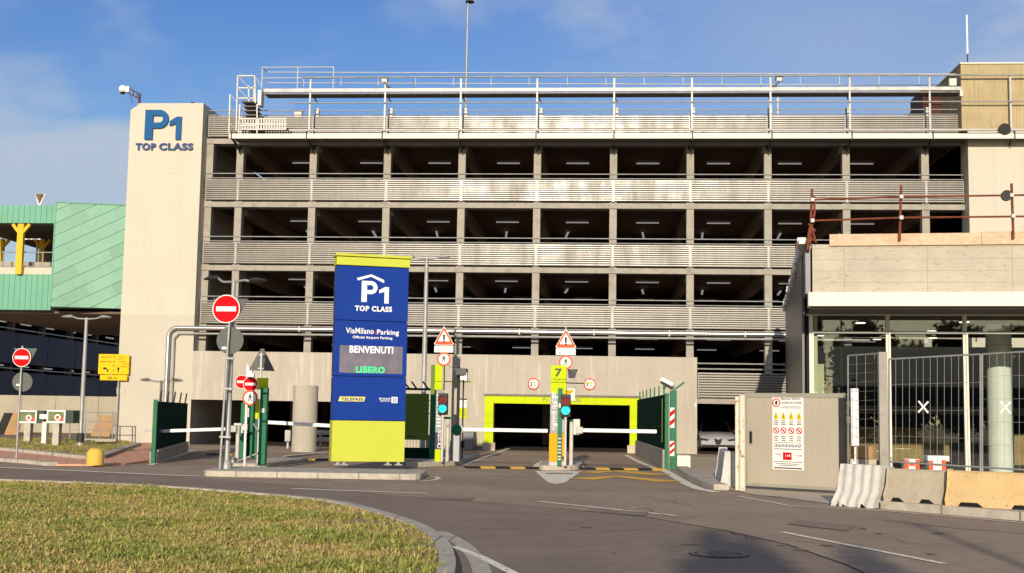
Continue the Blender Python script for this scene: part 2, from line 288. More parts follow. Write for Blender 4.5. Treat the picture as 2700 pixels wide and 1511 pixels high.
    def glyphP(s, fr, a, b, w, h, c0, c1, st=.34):
        t = st*w; R_ = .31*h; cx_ = a+w-R_; cy_ = b+h-R_; ti = min(t, R_*.62)
        s.shape(fr, [(a, b), (a+t, b), (a+t, b+h), (a, b+h)], c0, c1); N_ = 14
        o = [(a+t, b+h)]+[(cx_+R_*math.sin(math.pi*i/N_), cy_+R_*math.cos(math.pi*i/N_)) for i in range(N_+1)]+[(a+t, b+h-2*R_)]
        q = [(a+t, b+h-ti)]+[(cx_+(R_-ti)*math.sin(math.pi*i/N_), cy_+(R_-ti)*math.cos(math.pi*i/N_)) for i in range(N_+1)]+[(a+t, b+h-2*R_+ti)]
        for i in range(len(o)-1): s.shape(fr, [q[i], q[i+1], o[i+1], o[i]], c0, c1)
        return s
    def glyph1(s, fr, a, b, w, h, c0, c1):
        t = .45*w; return s.shape(fr, [(a+w-t, b), (a+w, b), (a+w, b+h), (a+w-t*.9, b+h), (a, b+h*.80), (a, b+h*.60), (a+w-t, b+h*.70)], c0, c1)
    def ltext(s, fr, txt, a, b, wdt, hgt, dx=0, dy=0, **k): return s.text(fr, txt, a+dx, b+dy, wdt, hgt, **k)
_tc = {}
def text_mesh(txt, bold, solid):
    key = (txt, bold, solid)
    if key in _tc: return _tc[key]
    cu = bpy.data.curves.new('t', 'FONT'); cu.body = txt; cu.offset = bold; cu.resolution_u = 3; cu.fill_mode = 'FRONT'
    cu.space_character = 1+bold*3
    ob = bpy.data.objects.new('t', cu); me = ob.to_mesh()
    vs = [(q.co.x, q.co.y, 0.) for q in me.vertices]; fs = [tuple(p.vertices) for p in me.polygons]
    if solid:
        from collections import Counter
        c = Counter(); dirn = {}
        for f in fs:
            for i in range(len(f)):
                e = (f[i], f[(i+1) % len(f)]); k = tuple(sorted(e)); c[k] += 1; dirn[k] = e
        n = len(vs); vs2 = [(x, y, 1.) for x, y, _ in vs]
        f2 = [tuple(i+n for i in f) for f in fs]; sides = [(dirn[k][0], dirn[k][1], dirn[k][1]+n, dirn[k][0]+n) for k, q in c.items() if q == 1]
        vs = vs+vs2; fs = f2+sides
    ob.to_mesh_clear(); bpy.data.objects.remove(ob); bpy.data.curves.remove(cu)
    _tc[key] = (vs, fs); return _tc[key]

ROOTM = {}
def thing(name, label, cat, loc, rz=0., group=None):
    o = bpy.data.objects.new(name, None); COL.objects.link(o); o.location = loc; o.rotation_euler = (0, 0, rz); o.empty_display_size = .2
    o['label'] = label; o['category'] = cat
    if group: o['group'] = group
    ROOTM[o.name] = Matrix.Translation(Vector(loc)) @ Matrix.Rotation(rz, 4, 'Z'); return o
def part(mb, name, m, parent=None, smooth=False, bevel=0., world=False, label=None):
    """link the collected shapes as ONE mesh object; world=True: they were given in world coordinates"""
    me = bpy.data.meshes.new(name); vs = mb.v
    if parent is not None:
        r = parent
        while r.parent: r = r.parent
        if world:
            inv = ROOTM[r.name].inverted(); vs = [inv @ q for q in vs]
    me.from_pydata([tuple(q) for q in vs], [], mb.f)
    me.materials.append(m); me.update()
    if smooth:
        for p in me.polygons: p.use_smooth = True
        me.set_sharp_from_angle(angle=R(38))
    o = bpy.data.objects.new(name, me); COL.objects.link(o)
    if parent is not None: o.parent = parent
    if bevel:
        b = o.modifiers.new('bevel', 'BEVEL'); b.width = bevel; b.segments = 2; b.limit_method = 'ANGLE'; b.angle_limit = R(50)
    if label: o['label'] = label
    return o
def tag(o, label, cat, group=None):
    o['label'] = label; o['category'] = cat
    if group: o['group'] = group
    return o
def struct(mb, name, m, kind='structure', label=None, cat=None):
    o = part(mb, name, m); o['kind'] = kind
    if label: o['label'] = label
    if cat: o['category'] = cat
    return o
def copy_tree(o, parent=None):
    c = o.copy(); COL.objects.link(c); c.parent = parent
    for ch in [q for q in bpy.data.objects if q.parent == o]: copy_tree(ch, c)
    return c

# ------------------------------------------------------------------ ground, roads, kerbs, markings
g = MB().add([(-900, -500, 0), (900, -500, 0), (900, 1500, 0), (-900, 1500, 0)], [(0, 1, 2, 3)]); struct(g, 'ground', asphalt)
def gp(pts, z=0.): return [gr(a, b, z) for a, b in pts]
def flat(mb, pts, z): n = len(pts); return mb.add([(p[0], p[1], z) for p in pts], [tuple(range(n))])
def ribbon(mb, pts, wd, z):
    P = [Vector((p[0], p[1], 0)) for p in pts]; L = []; Q = []
    for i, p in enumerate(P):
        d = (P[min(i+1, len(P)-1)]-P[max(i-1, 0)]).normalized(); n = V(-d.y, d.x, 0)*wd/2; L.append(p+n); Q.append(p-n)
    for i in range(len(P)-1): mb.add([(*L[i][:2], z), (*Q[i][:2], z), (*Q[i+1][:2], z), (*L[i+1][:2], z)], [(0, 1, 2, 3)])
    return mb
def smooth_pts(pts, k=5):
    P = [Vector((p[0], p[1], 0)) for p in pts]; o = []
    for i in range(len(P)-1):
        a = P[max(i-1, 0)]; b = P[i]; c = P[i+1]; d = P[min(i+2, len(P)-1)]
        for j in range(k):
            t = j/k; o.append(.5*((2*b)+(c-a)*t+(2*a-5*b+4*c-d)*t*t+(3*b-a-3*c+d)*t**3))
    return o+[P[-1]]
# curved lawn of the foreground
edge_px = [(-260, 1254), (0, 1262), (272, 1272), (489, 1283), (706, 1300), (870, 1316), (978, 1338), (1087, 1370), (1147, 1397), (1185, 1430), (1201, 1473), (1196, 1511), (1168, 1590), (1080, 1760)]
edge = smooth_pts(gp(edge_px, .14))
def offset(P, d):
    o = []
    for i, p in enumerate(P):
        t = (P[min(i+1, len(P)-1)]-P[max(i-1, 0)]).normalized(); o.append(p+V(-t.y, t.x, 0)*d)
    return o
inner = offset(edge, -.17)
def kerb(mb, A, B, z0, z1):
    for i in range(len(A)-1):
        a, b, c, d = A[i], A[i+1], B[i+1], B[i]
        mb.add([(a.x, a.y, z0), (b.x, b.y, z0), (c.x, c.y, z0), (d.x, d.y, z0), (a.x, a.y, z1), (b.x, b.y, z1), (c.x, c.y, z1), (d.x, d.y, z1)],
               [(4, 5, 6, 7), (0, 1, 5, 4), (1, 2, 6, 5), (2, 3, 7, 6), (3, 0, 4, 7)])
    return mb
struct(kerb(MB(), edge, inner, 0, .14), 'lawn_kerb', kerb_c)
far = [Vector((-16, 8, 0)), Vector((-16, 30, 0))]
lawn_poly = [p for p in inner]+[Vector((-14, 6, 0)), Vector((-22, 20, 0))]
struct(flat(MB(), lawn_poly, .11), 'lawn', soil)
struct(ribbon(MB(), [p for p in offset(edge, .28)][36:], .2, .008), 'gutter_strip', kerb_c)
struct(flat(MB(), gp([(-300, 1228), (0, 1236), (520, 1260), (900, 1290), (1050, 1308), (1300, 1327), (1500, 1343), (1707, 1365), (1900, 1398), (2077, 1437), (2230, 1490), (2400, 1570), (2400, 1700), (0, 1700)]), .004), 'road', asphalt_dark)
def marks(name, lines, m, z=.010):
    mb = MB()
    for pts, wd in lines: ribbon(mb, gp(pts), wd, z)
    return struct(mb, name, m)
marks('lane_line', [([(-200, 1226), (0, 1234), (200, 1243), (402, 1252.5), (522, 1257)], .26)], paint_w, .016)
marks('lane_dash_line', [([(769, 1289), (1125, 1302)], .2)], paint_w)
marks('lane_dash_line', [([(1419, 1323), (1784, 1361)], .14)], paint_w)
marks('lane_dash_line', [([(2061, 1404), (2490, 1488)], .11)], paint_w)
marks('edge_line', [([(1945, 1309), (2080, 1334), (2333, 1348), (2700, 1380), (2900, 1397)], .09)], paint_w)
marks('edge_line', [([(1196, 1442), (1270, 1471), (1359, 1516), (1480, 1590)], .12)], paint_w)
marks('lane_edge_line', [([(1751, 1240), (1780, 1258), (1810, 1276), (1843, 1290), (1890, 1299)], .26)], paint_w)
marks('lane_edge_line', [([(1219, 1228), (1275, 1207), (1341, 1183)], .2)], paint_w)
marks('lane_edge_line', [([(1650, 1200), (1690, 1221), (1737, 1239)], .2)], paint_w)
marks('lane_edge_line', [([(395, 1227), (440, 1212), (510, 1189)], .16)], paint_w)
marks('lane_edge_line', [([(720, 1213), (760, 1202), (866, 1192)], .16)], paint_w)
marks('yellow_chevron_line', [([(1545, 1247), (1625, 1242.5), (1743, 1253)], .8)], paint_y)
marks('yellow_chevron_line', [([(1532, 1264.5), (1629, 1256.5), (1768, 1271)], .8)], paint_y)
marks('tar_seam', [([(1050, 1308), (1300, 1327), (1500, 1343), (1707, 1365), (1900, 1398), (2077, 1437), (2230, 1490), (2400, 1570)], .035)], tar, .009)
marks('tar_seam', [([(2330, 1372), (2500, 1392), (2700, 1408)], .03)], tar, .009)
tri = gp([(1411, 1243), (1534, 1243), (1489, 1274), (1464, 1277), (1443, 1272)])
struct(flat(MB(), tri, .010), 'island_nose_marking', paint_w)
struct(flat(MB(), gp([(1437, 1248), (1512, 1248), (1508, 1251), (1441, 1251)]), .015), 'nose_marking_gap', asphalt)
cr = random.Random(11)
def crack(pts, wd=.014):
    P = gp(pts); o = []
    for a, b in zip(P[:-1], P[1:]):
        n_ = max(2, int((b-a).length/.22))
        for i in range(n_): q = a.lerp(b, i/n_); o.append((q.x+cr.uniform(-.05, .05), q.y+cr.uniform(-.06, .06)))
    o.append((P[-1].x, P[-1].y)); return struct(ribbon(MB(), o, wd, .0125), 'road_crack', tar)
crack([(1500, 1350), (1620, 1352), (1700, 1340), (1760, 1362)]); crack([(1250, 1400), (1420, 1392), (1560, 1405), (1690, 1398)], .012); crack([(2330, 1420), (2450, 1440), (2620, 1436)], .012)
crack([(700, 1275), (850, 1281), (1000, 1279)]); crack([(1900, 1398), (1990, 1425), (2120, 1430), (2260, 1447)], .016); crack([(1560, 1300), (1700, 1310), (1850, 1340)])
pm = mat('asphalt_patch', (.27, .21, .16), .92, 0, .12, 2, .4, 60); mix_layer(pm, (.38, .3, .23), scale=40, lo=.5, hi=.7, amount=.5)
struct(flat(MB(), gp([(1560, 1342), (1712, 1352), (1700, 1362), (1540, 1349)]), .0115), 'asphalt_patch', pm)
struct(flat(MB(), gp([(2100, 1372), (2260, 1388), (2235, 1402), (2075, 1383)]), .0115), 'asphalt_patch', pm)
struct(flat(MB(), gp([(1120, 1310), (1250, 1313), (1240, 1320), (1105, 1316)]), .0115), 'asphalt_patch', pm)
mc = gr(1895, 1464); t = thing('manhole_cover', 'round iron manhole cover in the shaded asphalt at the bottom of the photo', 'manhole cover', mc)
part(MB().lathe((0, 0, 0), [(.36, 0), (.36, .016)], 32), 'frame', steel_d, t); fz = Fr((0, 0, .017), 0, (0, 1, 0))
k_ = MB()
for q in range(5): k_.rect(fz, -.26+.02*abs(q-2), .26-.02*abs(q-2), -.22+q*.1, -.18+q*.1, 0, .004)
k_.ring(fz, 0, 0, .30, .335, 0, .004); part(k_, 'raised_pattern', mat('worn_iron', (.2, .18, .16), .5, .3, .3, 9), t)
cr2 = random.Random(5)
for i in range(12):
    p = gr(cr2.uniform(1450, 2500), cr2.uniform(1340, 1490)); 
    rr_ = cr2.uniform(.03, .11); struct(flat(MB(), [(p.x+rr_*math.cos(a_*.7)*cr2.uniform(.7, 1.3), p.y+rr_*math.sin(a_*.7)*cr2.uniform(.7, 1.5)) for a_ in range(9)], .0132), 'oil_stain', asphalt_dark)
# striped speed humps
def hump(pa, pb, dashes, group):
    a = gr(*pa); b = gr(*pb); L = (b-a).length; d = (b-a)/L; n = V(-d.y, d.x, 0)
    t = thing('speed_hump', group, 'speed hump', (a+b)/2, math.atan2(d.y, d.x))
    k = int(round(L/.45))
    for i in range(k):
        mb = MB()
        x0 = -L/2+i*L/k; x1 = x0+L/k-.006
        mb.add([(x0, -.4, .005), (x1, -.4, .005), (x1, -.25, .05), (x0, -.25, .05), (x1, .25, .05), (x0, .25, .05), (x1, .4, .005), (x0, .4, .005)],
                                  [(0, 1, 2, 3), (3, 2, 4, 5), (5, 4, 6, 7)])
        part(mb, 'yellow_segment' if i % 2 else 'black_segment', paint_y if i % 2 else rubber, t)
hump((1225, 1234), (1420, 1236), 6, 'black and yellow rubber hump across the lane left of the middle island')
hump((1530, 1237), (1752, 1240), 6, 'black and yellow rubber hump above the yellow chevrons')
hump((545, 1199.5), (612, 1200), 4, 'black and yellow hump in the far left lane beside the green fence')
hump((762, 1212), (872, 1214), 4, 'black and yellow hump in the lane left of the blue totem')

# islands
def rounded(pts, r=.25, k=4):
    P = [Vector((p[0], p[1], 0)) for p in pts]; o = []
    for i, p in enumerate(P):
        a = (P[i-1]-p); b = (P[(i+1) % len(P)]-p); ra = min(r, a.length*.45, b.length*.45); a = p+a.normalized()*ra; b = p+b.normalized()*ra
        for j in range(k+1): t = j/k; o.append(a*(1-t)**2+p*2*t*(1-t)+b*t*t)
    return o
def island(pts, z=.15, name='traffic_island', r=.3):
    o = rounded(pts, r); s = part(MB().prism(o, 0, z), name, kerb_c, bevel=.02); s['kind'] = 'structure'; return s
a = gr(527, 1257); b = gr(1108, 1267); n = V(-(b-a).y, (b-a).x, 0).normalized()
island([a, b, b+n*2.6, a+n*2.6], r=.5)
marks('island_outline', [([(1112, 1270), (1140, 1267), (1158, 1263), (1150, 1258), (1120, 1257)], .12)], paint_w)
marks('island_outline', [([(880, 1268), (1000, 1271), (1112, 1270)], .08)], paint_w)
a = gr(1420, 1241); b = gr(1526, 1241); island([a, b, b+V(.1, 4.6, 0), a+V(-.1, 4.6, 0)], r=.6)
marks('island_outline', [([(1412, 1236), (1425, 1222), (1440, 1216)], .3)], paint_w)
marks('island_outline', [([(1532, 1236), (1518, 1222), (1508, 1216)], .3)], paint_w)
a = gr(1066, 1234); b = gr(1215, 1228); c = gr(1228, 1219); island([a, b, c, c+V(0, 5, 0), a+V(.3, 6, 0)], r=.3)
a = gr(606, 1233); b = gr(704, 1233); island([a, b, b+V(.1, 5, 0), a+V(-.1, 5, 0)], .12, r=.35)
struct(MB().tube(gr(612, 1228)+V(0, 0, .13), gr(622, 1215)+V(0, .1, .2), .05), 'island_pipe_stub', kerb_c)

# left lawn and brick pavement
lk = gp([(-200, 1170), (0, 1182), (120, 1194), (226, 1205), (276, 1203)], .12)+gp([(372, 1169)], .12); lk = [Vector((p.x, p.y, 0)) for p in lk]
struct(kerb(MB(), lk, offset(lk, .3), 0, .15), 'small_lawn_kerb', kerb_c)
small_lawn = offset(lk, .3)+[Vector((p.x, p.y, 0)) for p in gp([(330, 1160), (150, 1157), (-200, 1155)], .12)]
struct(flat(MB(), small_lawn, .12), 'small_lawn', soil)
bp_ = gp([(-200, 1175), (0, 1190), (226, 1212), (285, 1206), (378, 1168), (402, 1168), (392, 1218), (330, 1226), (272, 1229), (130, 1228), (0, 1214), (-200, 1200)])
struct(MB().prism(bp_, 0, .05), 'brick_pavement', brick)
rk = [Vector((p.x, p.y, 0)) for p in gp([(-200, 1203), (0, 1217), (60, 1222), (125, 1228.5)])]
struct(kerb(MB(), rk, offset(rk, .3), 0, .1), 'pavement_kerb', kerb_c)
# concrete pavement on the right, with its kerb
rp_ = gp([(1762, 1228), (1800, 1250), (1842, 1276), (1880, 1287), (1945, 1296), (1990, 1306), (2060, 1312), (2200, 1332), (2700, 1372), (3100, 1408), (3300, 1330), (2700, 1215), (2300, 1195), (1990, 1200), (1900, 1205), (1790, 1205)])
struct(flat(MB(), rp_, .012), 'right_pavement', pave_c)
kb = [Vector((p.x, p.y, 0)) for p in gp([(2322, 1342), (2500, 1357), (2700, 1374), (3000, 1400)])]
struct(kerb(MB(), kb, offset(kb, .45), 0, .15), 'right_kerb', kerb_c)
struct(kerb(MB(), offset(kb, .455), offset(kb, 1.6), 0, .146), 'right_kerb_platform', pave_c)
kb2 = [Vector((p.x, p.y, 0)) for p in gp([(1783, 1240), (1812, 1262), (1850, 1282), (1882, 1292)])]
struct(kerb(MB(), kb2, offset(kb2, .35), 0, .13), 'lane_kerb', kerb_c)

# grass as blades
def grass(name, poly, count, zbase, hmin, hmax, near_bias, mats, bare=None):
    P = np.array([(p[0], p[1]) for p in poly]); lo = P.min(0); hi = P.max(0)
    pts = []
    need = count
    while need > 0:
        c = lo+(hi-lo)*rng.random((need*3, 2))
        if near_bias:
            keep = rng.random(len(c)) < np.clip((13.5/np.maximum(c[:, 1], 8))**1.2, 0, 1); c = c[keep]
        x, y = c[:, 0], c[:, 1]; ins = np.zeros(len(c), bool); j = len(P)-1
        for i in range(len(P)):
            xi, yi = P[i]; xj, yj = P[j]
            cond = ((yi > y) != (yj > y)) & (x < (xj-xi)*(y-yi)/(yj-yi+1e-12)+xi); ins ^= cond; j = i
        # only what the camera could plausibly see from near the photo's place
        c = c[ins]; c = c[(np.abs(c[:, 0]) < c[:, 1]*.62+2)]
        if bare is not None:
            k = np.ones(len(c)); k = bare(c); c = c[rng.random(len(c)) < k]
        pts.append(c); need -= len(c)
        if len(c) == 0: break
    c = np.concatenate(pts)[:count]; per = 12; tc_ = c[:len(c)//per]; c = np.repeat(tc_, per, 0); n = len(c)
    ta = rng.random(n)*2*np.pi; tr_ = np.abs(rng.normal(size=n))*.045; c = c+np.stack([np.cos(ta), np.sin(ta)], 1)*tr_[:, None]; tuft = np.repeat(.6+.8*rng.random(len(tc_))**1.5, per); tcol = np.repeat(rng.normal(size=len(tc_))*.16, per)
    ph = np.sin(c[:, 0]*1.9+np.sin(c[:, 1]*1.3)*2)+np.sin(c[:, 1]*2.3+c[:, 0]*.7)+np.sin(c[:, 0]*5.1-c[:, 1]*4.3)*.6
    h = (hmin+(hmax-hmin)*rng.random(n)**1.6)*(1+.22*ph/2.6)*tuft; az = ta+rng.normal(size=n)*.7; lean = .55+.95*rng.random(n); wd = .003+.004*rng.random(n)+h*.012
    dx, dy = np.cos(az), np.sin(az); sx, sy = -dy, dx
    b = np.stack([c[:, 0], c[:, 1], np.full(n, zbase)], 1)
    side = np.stack([sx*wd, sy*wd, 0*wd], 1)
    mid = b+np.stack([dx*h*lean*.28, dy*h*lean*.28, h*.5], 1); tip = b+np.stack([dx*h*lean*.95, dy*h*lean*.95, h*(1-.36*lean)], 1)
    v = np.stack([b-side, b+side, mid-side*.8, mid+side*.8, tip], 1).reshape(-1, 3)
    k = np.arange(n)[:, None]*5
    loops = np.concatenate([k+np.array([[0, 1, 3, 2]]), k+np.array([[2, 3, 4]])], 1).reshape(-1)
    st = (np.arange(n)[:, None]*7+np.array([[0, 4]])).reshape(-1); tot = np.tile([4, 3], n)
    me = bpy.data.meshes.new(name); me.vertices.add(len(v)); me.vertices.foreach_set('co', v.astype(np.float32).ravel())
    me.loops.add(len(loops)); me.loops.foreach_set('vertex_index', loops.astype(np.int32)); me.polygons.add(2*n)
    me.polygons.foreach_set('loop_start', st.astype(np.int32)); me.polygons.foreach_set('loop_total', tot.astype(np.int32))
    w_ = rng.random(n)+.16*ph+tcol; mi = np.where(w_ < .32, 0, np.where(w_ < .62, 1, np.where(w_ < .85, 2, 3)))
    me.polygons.foreach_set('material_index', np.repeat(mi, 2).astype(np.int32))
    for m in mats: me.materials.append(m)
    me.update(); me.validate()
    o = bpy.data.objects.new(name, me); COL.objects.link(o); o['kind'] = 'stuff'; return o
def gmat(n, c):
    m = mat(n, c, .7, 0, .12, 3, spec=.25); return m
gm = [gmat('grass_straw', (.60, .43, .17)), gmat('grass_green', (.31, .335, .06)), gmat('grass_pale', (.50, .45, .13)), gmat('grass_fresh', (.24, .31, .055))]
def bare(c):
    # thinner, browner strip along the kerb
    E = np.array([(p.x, p.y) for p in inner]); d = np.min(np.hypot(c[:, None, 0]-E[None, :, 0], c[:, None, 1]-E[None, :, 1]), 1); return np.clip(.22+d*.55, 0, 1)*np.where(np.sin(c[:, 0]*1.3+2*np.sin(c[:, 1]*.9))+np.sin(c[:, 1]*1.7-c[:, 0]*.8) > 1.25, .55, 1.)
lawn_in = [p for p in offset(edge, -.15)]+[Vector((-14, 6, 0)), Vector((-22, 20, 0))]
o = grass('grass', lawn_in, 330000, .11, .03, .095, True, gm, bare); o['label'] = 'dry yellowing grass blades of the curved foreground lawn'
o = grass('grass', small_lawn, 26000, .12, .04, .11, False, gm); o['label'] = 'grass of the small strip beside the cream tower'

# ------------------------------------------------------------------ parking building
YF = 58.; YW = 57.3
TX0, TX1 = xx(303, 1150, YW), xx(509, 930, YW)
XR = xx(2543, 500, YF); XL = TX1
bays = [-17.558+3.565*i for i in range(10)]
ZB = [14.31, 11.25, 8.21, 5.35]
ZTOW = zz(440, 272, YW); XWALL = xx(1838, 1100, YW)
pb = thing('parking_building', 'big grey multi-storey car park with corrugated parapets behind the barriers', 'building', (0, YF, 0))
ZWT = 4.34
# tower and lower wall
tw = MB(); zt = ZTOW; z1_ = zz(440, 458, YW); z2_ = zz(420, 832, YW)
ch = .25
tf = Fr((TX0, YW, 0)); wT = TX1-TX0
part(MB().shape(tf, [(0, 0), (wT, 0), (wT, z2_), (0, z2_)], -9, 0), 'tower_base', cream2, pb, world=True)
tw.shape(Fr((TX0, YW, 0)), [(0, z2_+.01), (wT, z2_+.01), (wT, zt), (.35, zt), (.35, zt-.1), (0, zt-.32)], -9, 0); tower = part(tw, 'stair_tower', cream, pb, world=True)
jn = MB()
for z in (z1_, (z1_+z2_)/2, z2_): jn.box(TX0+.02, TX1-.02, YW-.006, YW-.001, z, z+.02)
part(jn, 'panel_joint', cream2, tower, world=True)
f0 = Fr((0, YW, 0))
lt = MB()
def put_text(mb, txt, pa, pb_, Y, bold=.03, c0=.0, c1=None, ang=0):
    A = at(*pa, Y); B = at(*pb_, Y); f = Fr((0, Y, 0), ang); mb.text(f, txt, A.x, B.z, B.x-A.x, A.z-B.z, c0, c1, bold)
A = at(386, 291, YW); B = at(444, 369, YW); lt.glyphP(f0, A.x, B.z, B.x-A.x, A.z-B.z, 0, .12); A = at(450, 309, YW); B = at(478, 369, YW); lt.glyph1(f0, A.x, B.z, B.x-A.x, A.z-B.z, 0, .12)
part(lt, 'blue_letters', blue, tower, world=True, label='blue raised P1 lettering')
lt = MB(); put_text(lt, 'TOP', (359, 378), (412, 397), YW, .045, .0, .08); part(lt, 'navy_letters', navy, tower, world=True, label='navy raised TOP lettering')
lt = MB(); put_text(lt, 'CLASS', (421, 378), (510, 397), YW, .045, .0, .08); part(lt, 'navy_letters', navy, tower, world=True, label='navy raised CLASS lettering')
# lower wall with the two vehicle openings
ox0 = xx(502, 1100, YW); ox1 = xx(1045, 1100, YW); oz = zz(680, 1056, YW)
px0, px1 = xx(1302, 1130, YW), xx(1660, 1130, YW); pz = zz(1480, 1066, YW)
wl = MB()
wl.box(TX1, XWALL, YW, YW+.4, max(oz, pz), ZWT)
wl.box(TX1, ox0, YW, YW+.4, 0, max(oz, pz)); wl.box(ox1, px0, YW, YW+.4, 0, max(oz, pz)); wl.box(px1, XWALL, YW, YW+.4, 0, max(oz, pz))
if oz < pz: wl.box(ox0, ox1, YW, YW+.4, oz, pz)
wl.box(XWALL-.3, XWALL, YW+.4, YF+.6, 0, ZWT)
lw = part(wl, 'lower_wall', conc_wall, pb, world=True)
jn = MB()
for px in (683, 900, 1121, 1350, 1600): x = xx(px, 980, YW); jn.box(x, x+.015, YW-.004, YW, oz+.3, ZWT)
part(jn, 'wall_joint', conc_beam, lw, world=True)
part(MB().box(ox0, ox1, YW+.41, YW+12, -.01, .004).box(px0, px1, YW+.41, YW+12, .001, .004), 'driveway', conc_floor, pb, world=True)
# lime portal
pf = MB(); X0p, X1p = xx(1279, 1100, YW), xx(1687, 1100, YW); Ztp = zz(1480, 1043, YW)
for (a0, a1, b0, b1) in ((X0p, px0, .35, pz), (px1, X1p, .35, pz), (X0p, X1p, pz, Ztp-.06)):
    pf.box(a0, a1, YW-.35, YW, b0, b1)
pfo = part(pf, 'portal_frame', lime, pb, world=True)
jn = MB()
for z in (.8, 1.2, 1.6): jn.box(X0p-.002, px0+.002, YW-.353, YW-.349, z, z+.015).box(px1-.002, X1p+.002, YW-.353, YW-.349, z, z+.015)
for x in (px0, px0+1.4, px0+3., px0+4.6, px1): jn.box(x, x+.012, YW-.353, YW-.349, pz, Ztp-.06)
part(jn, 'panel_seam', lime_sh, pfo, world=True)
part(MB().box(X0p-.04, X1p+.04, YW-.42, YW, Ztp-.06, Ztp+.03), 'portal_flashing', grate, pfo, world=True)
lt = MB(); put_text(lt, 'P1 TOP CLASS', (1431, 1048), (1532, 1061), YW-.36, .02); part(lt, 'grey_letters', greyl, pfo, world=True)
for a_, b_ in ((X0p-.05, px0+.1), (px1-.1, X1p+.05)): part(MB().box(a_, b_, YW-.5, YW, 0, .35), 'plinth', pave_c, pfo, world=True)
# columns, beams, slabs
for i, x in enumerate(bays):
    z0 = ZB[3]-1.2 if x < XWALL else 0
    part(MB().box(x-.17, x+.17, YF, YF+.45, z0, ZB[0]+1.15), 'column', conc_beam, pb, world=True, bevel=.01)
part(MB().box(XL, XL+.35, YF+.0, YF+.45, ZB[3]-1., ZB[0]), 'corner_column', conc_beam, pb, world=True)
for z in ZB: part(MB().box(XL+.02, XR-.01, YF-.06, YF-.003, z, z+.25).box(XL+.02, XR-.01, YF+.46, YF+.9, z+.03, z+.25), 'edge_beam', conc_beam, pb, world=True)
part(MB().box(XWALL+.01, XR-.01, YF-.06, YF-.003, 2.27, 2.5), 'edge_beam', conc_beam, pb, world=True)
for z in ZB:
    sb = MB().box(XL, XR, YF+.05 if 0 else YF+.47, YF+30, z+.26, z+.5)
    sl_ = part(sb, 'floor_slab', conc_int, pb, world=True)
for z in ZB:
    for i in range(-1, 10):
        x = bays[0]+3.565*i
        if x < XL+.2: continue
        part(MB().box(x-.18, x+.18, YF+.95, YF+30, z-.35+.1, z+.255), 'ceiling_beam', beam_int, pb, world=True)
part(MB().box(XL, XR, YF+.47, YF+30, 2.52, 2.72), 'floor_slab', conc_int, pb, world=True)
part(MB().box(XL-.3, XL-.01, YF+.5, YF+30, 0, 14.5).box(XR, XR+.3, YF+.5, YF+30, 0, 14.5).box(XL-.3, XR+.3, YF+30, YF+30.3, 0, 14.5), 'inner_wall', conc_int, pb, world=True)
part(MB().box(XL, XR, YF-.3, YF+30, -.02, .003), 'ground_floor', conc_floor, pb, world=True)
for x in bays[::2]:
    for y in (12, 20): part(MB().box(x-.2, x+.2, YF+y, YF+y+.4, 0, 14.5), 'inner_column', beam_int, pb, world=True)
# corrugated parapet panels
def slat_panel(x0, x1, z0, z1, ribs=10):
    mb = MB(); h = (z1-z0)/ribs; y = YF-.09
    for i in range(ribs):
        b = z0+i*h; pr_ = [(.03, b+h*.20), (-.027, b+h*.28), (-.035, b+h*.50), (-.0345, b+h*.96), (.03, b+h*1.0)]
        vs = [(x0, y+q, z) for q, z in pr_]+[(x1, y+q, z) for q, z in pr_]; mb.add(vs, [(j, j+5, j+6, j+1) for j in range(4)])
    for x in (x0, x1-.03): mb.box(x, x+.03, y-.036, y+.02, z0, z1)
    return mb
xs = [XL+.06]+bays+[XR-.02]
rowz = [(z+.31, z+1.32) for z in ZB]
for (z0, z1) in rowz:
    part(MB().box(XL+.08, XR-.03, YF-.055, YF-.01, z0, z1), 'gap_shade_sheet', gap_shade, pb, world=True)  # added sheet whose dark colour gives the slat gaps their shade
    for a_, b_ in zip(xs[:-1], xs[1:]):
        if b_-a_ < .3: continue
        part(slat_panel(a_+.03, b_-.03, z0, z1), 'slat_panel', slatm, pb, world=True)
    for a_ in bays: part(MB().box(a_-.024, a_+.024, YF-.14, YF-.08, z0, z1), 'seam_strip', steel, pb, world=True)
part(MB().box(XWALL+.05, XR-.03, YF-.055, YF-.01, 2.52, 3.68), 'gap_shade_sheet', gap_shade, pb, world=True)
for a_, b_ in [(XWALL+.05, bays[8]), (bays[8], bays[9]), (bays[9], XR)]:
    part(slat_panel(a_+.03, b_-.03, 2.52, 3.68), 'slat_panel', slatm, pb, world=True)
for z in ZB:
    r_ = MB()
    for dz in (1.40, 1.62): r_.tube((XL+.05, YF-.04, z+dz), (XR-.05, YF-.04, z+dz), .026, n=6)
    part(r_, 'guard_rail', steel, pb, world=True)
part(MB().tube((XWALL, YF-.04, 3.85), (XR, YF-.04, 3.85), .035, n=6).tube((XWALL, YF-.04, 4.1), (XR, YF-.04, 4.1), .035, n=6), 'guard_rail', steel, pb, world=True)
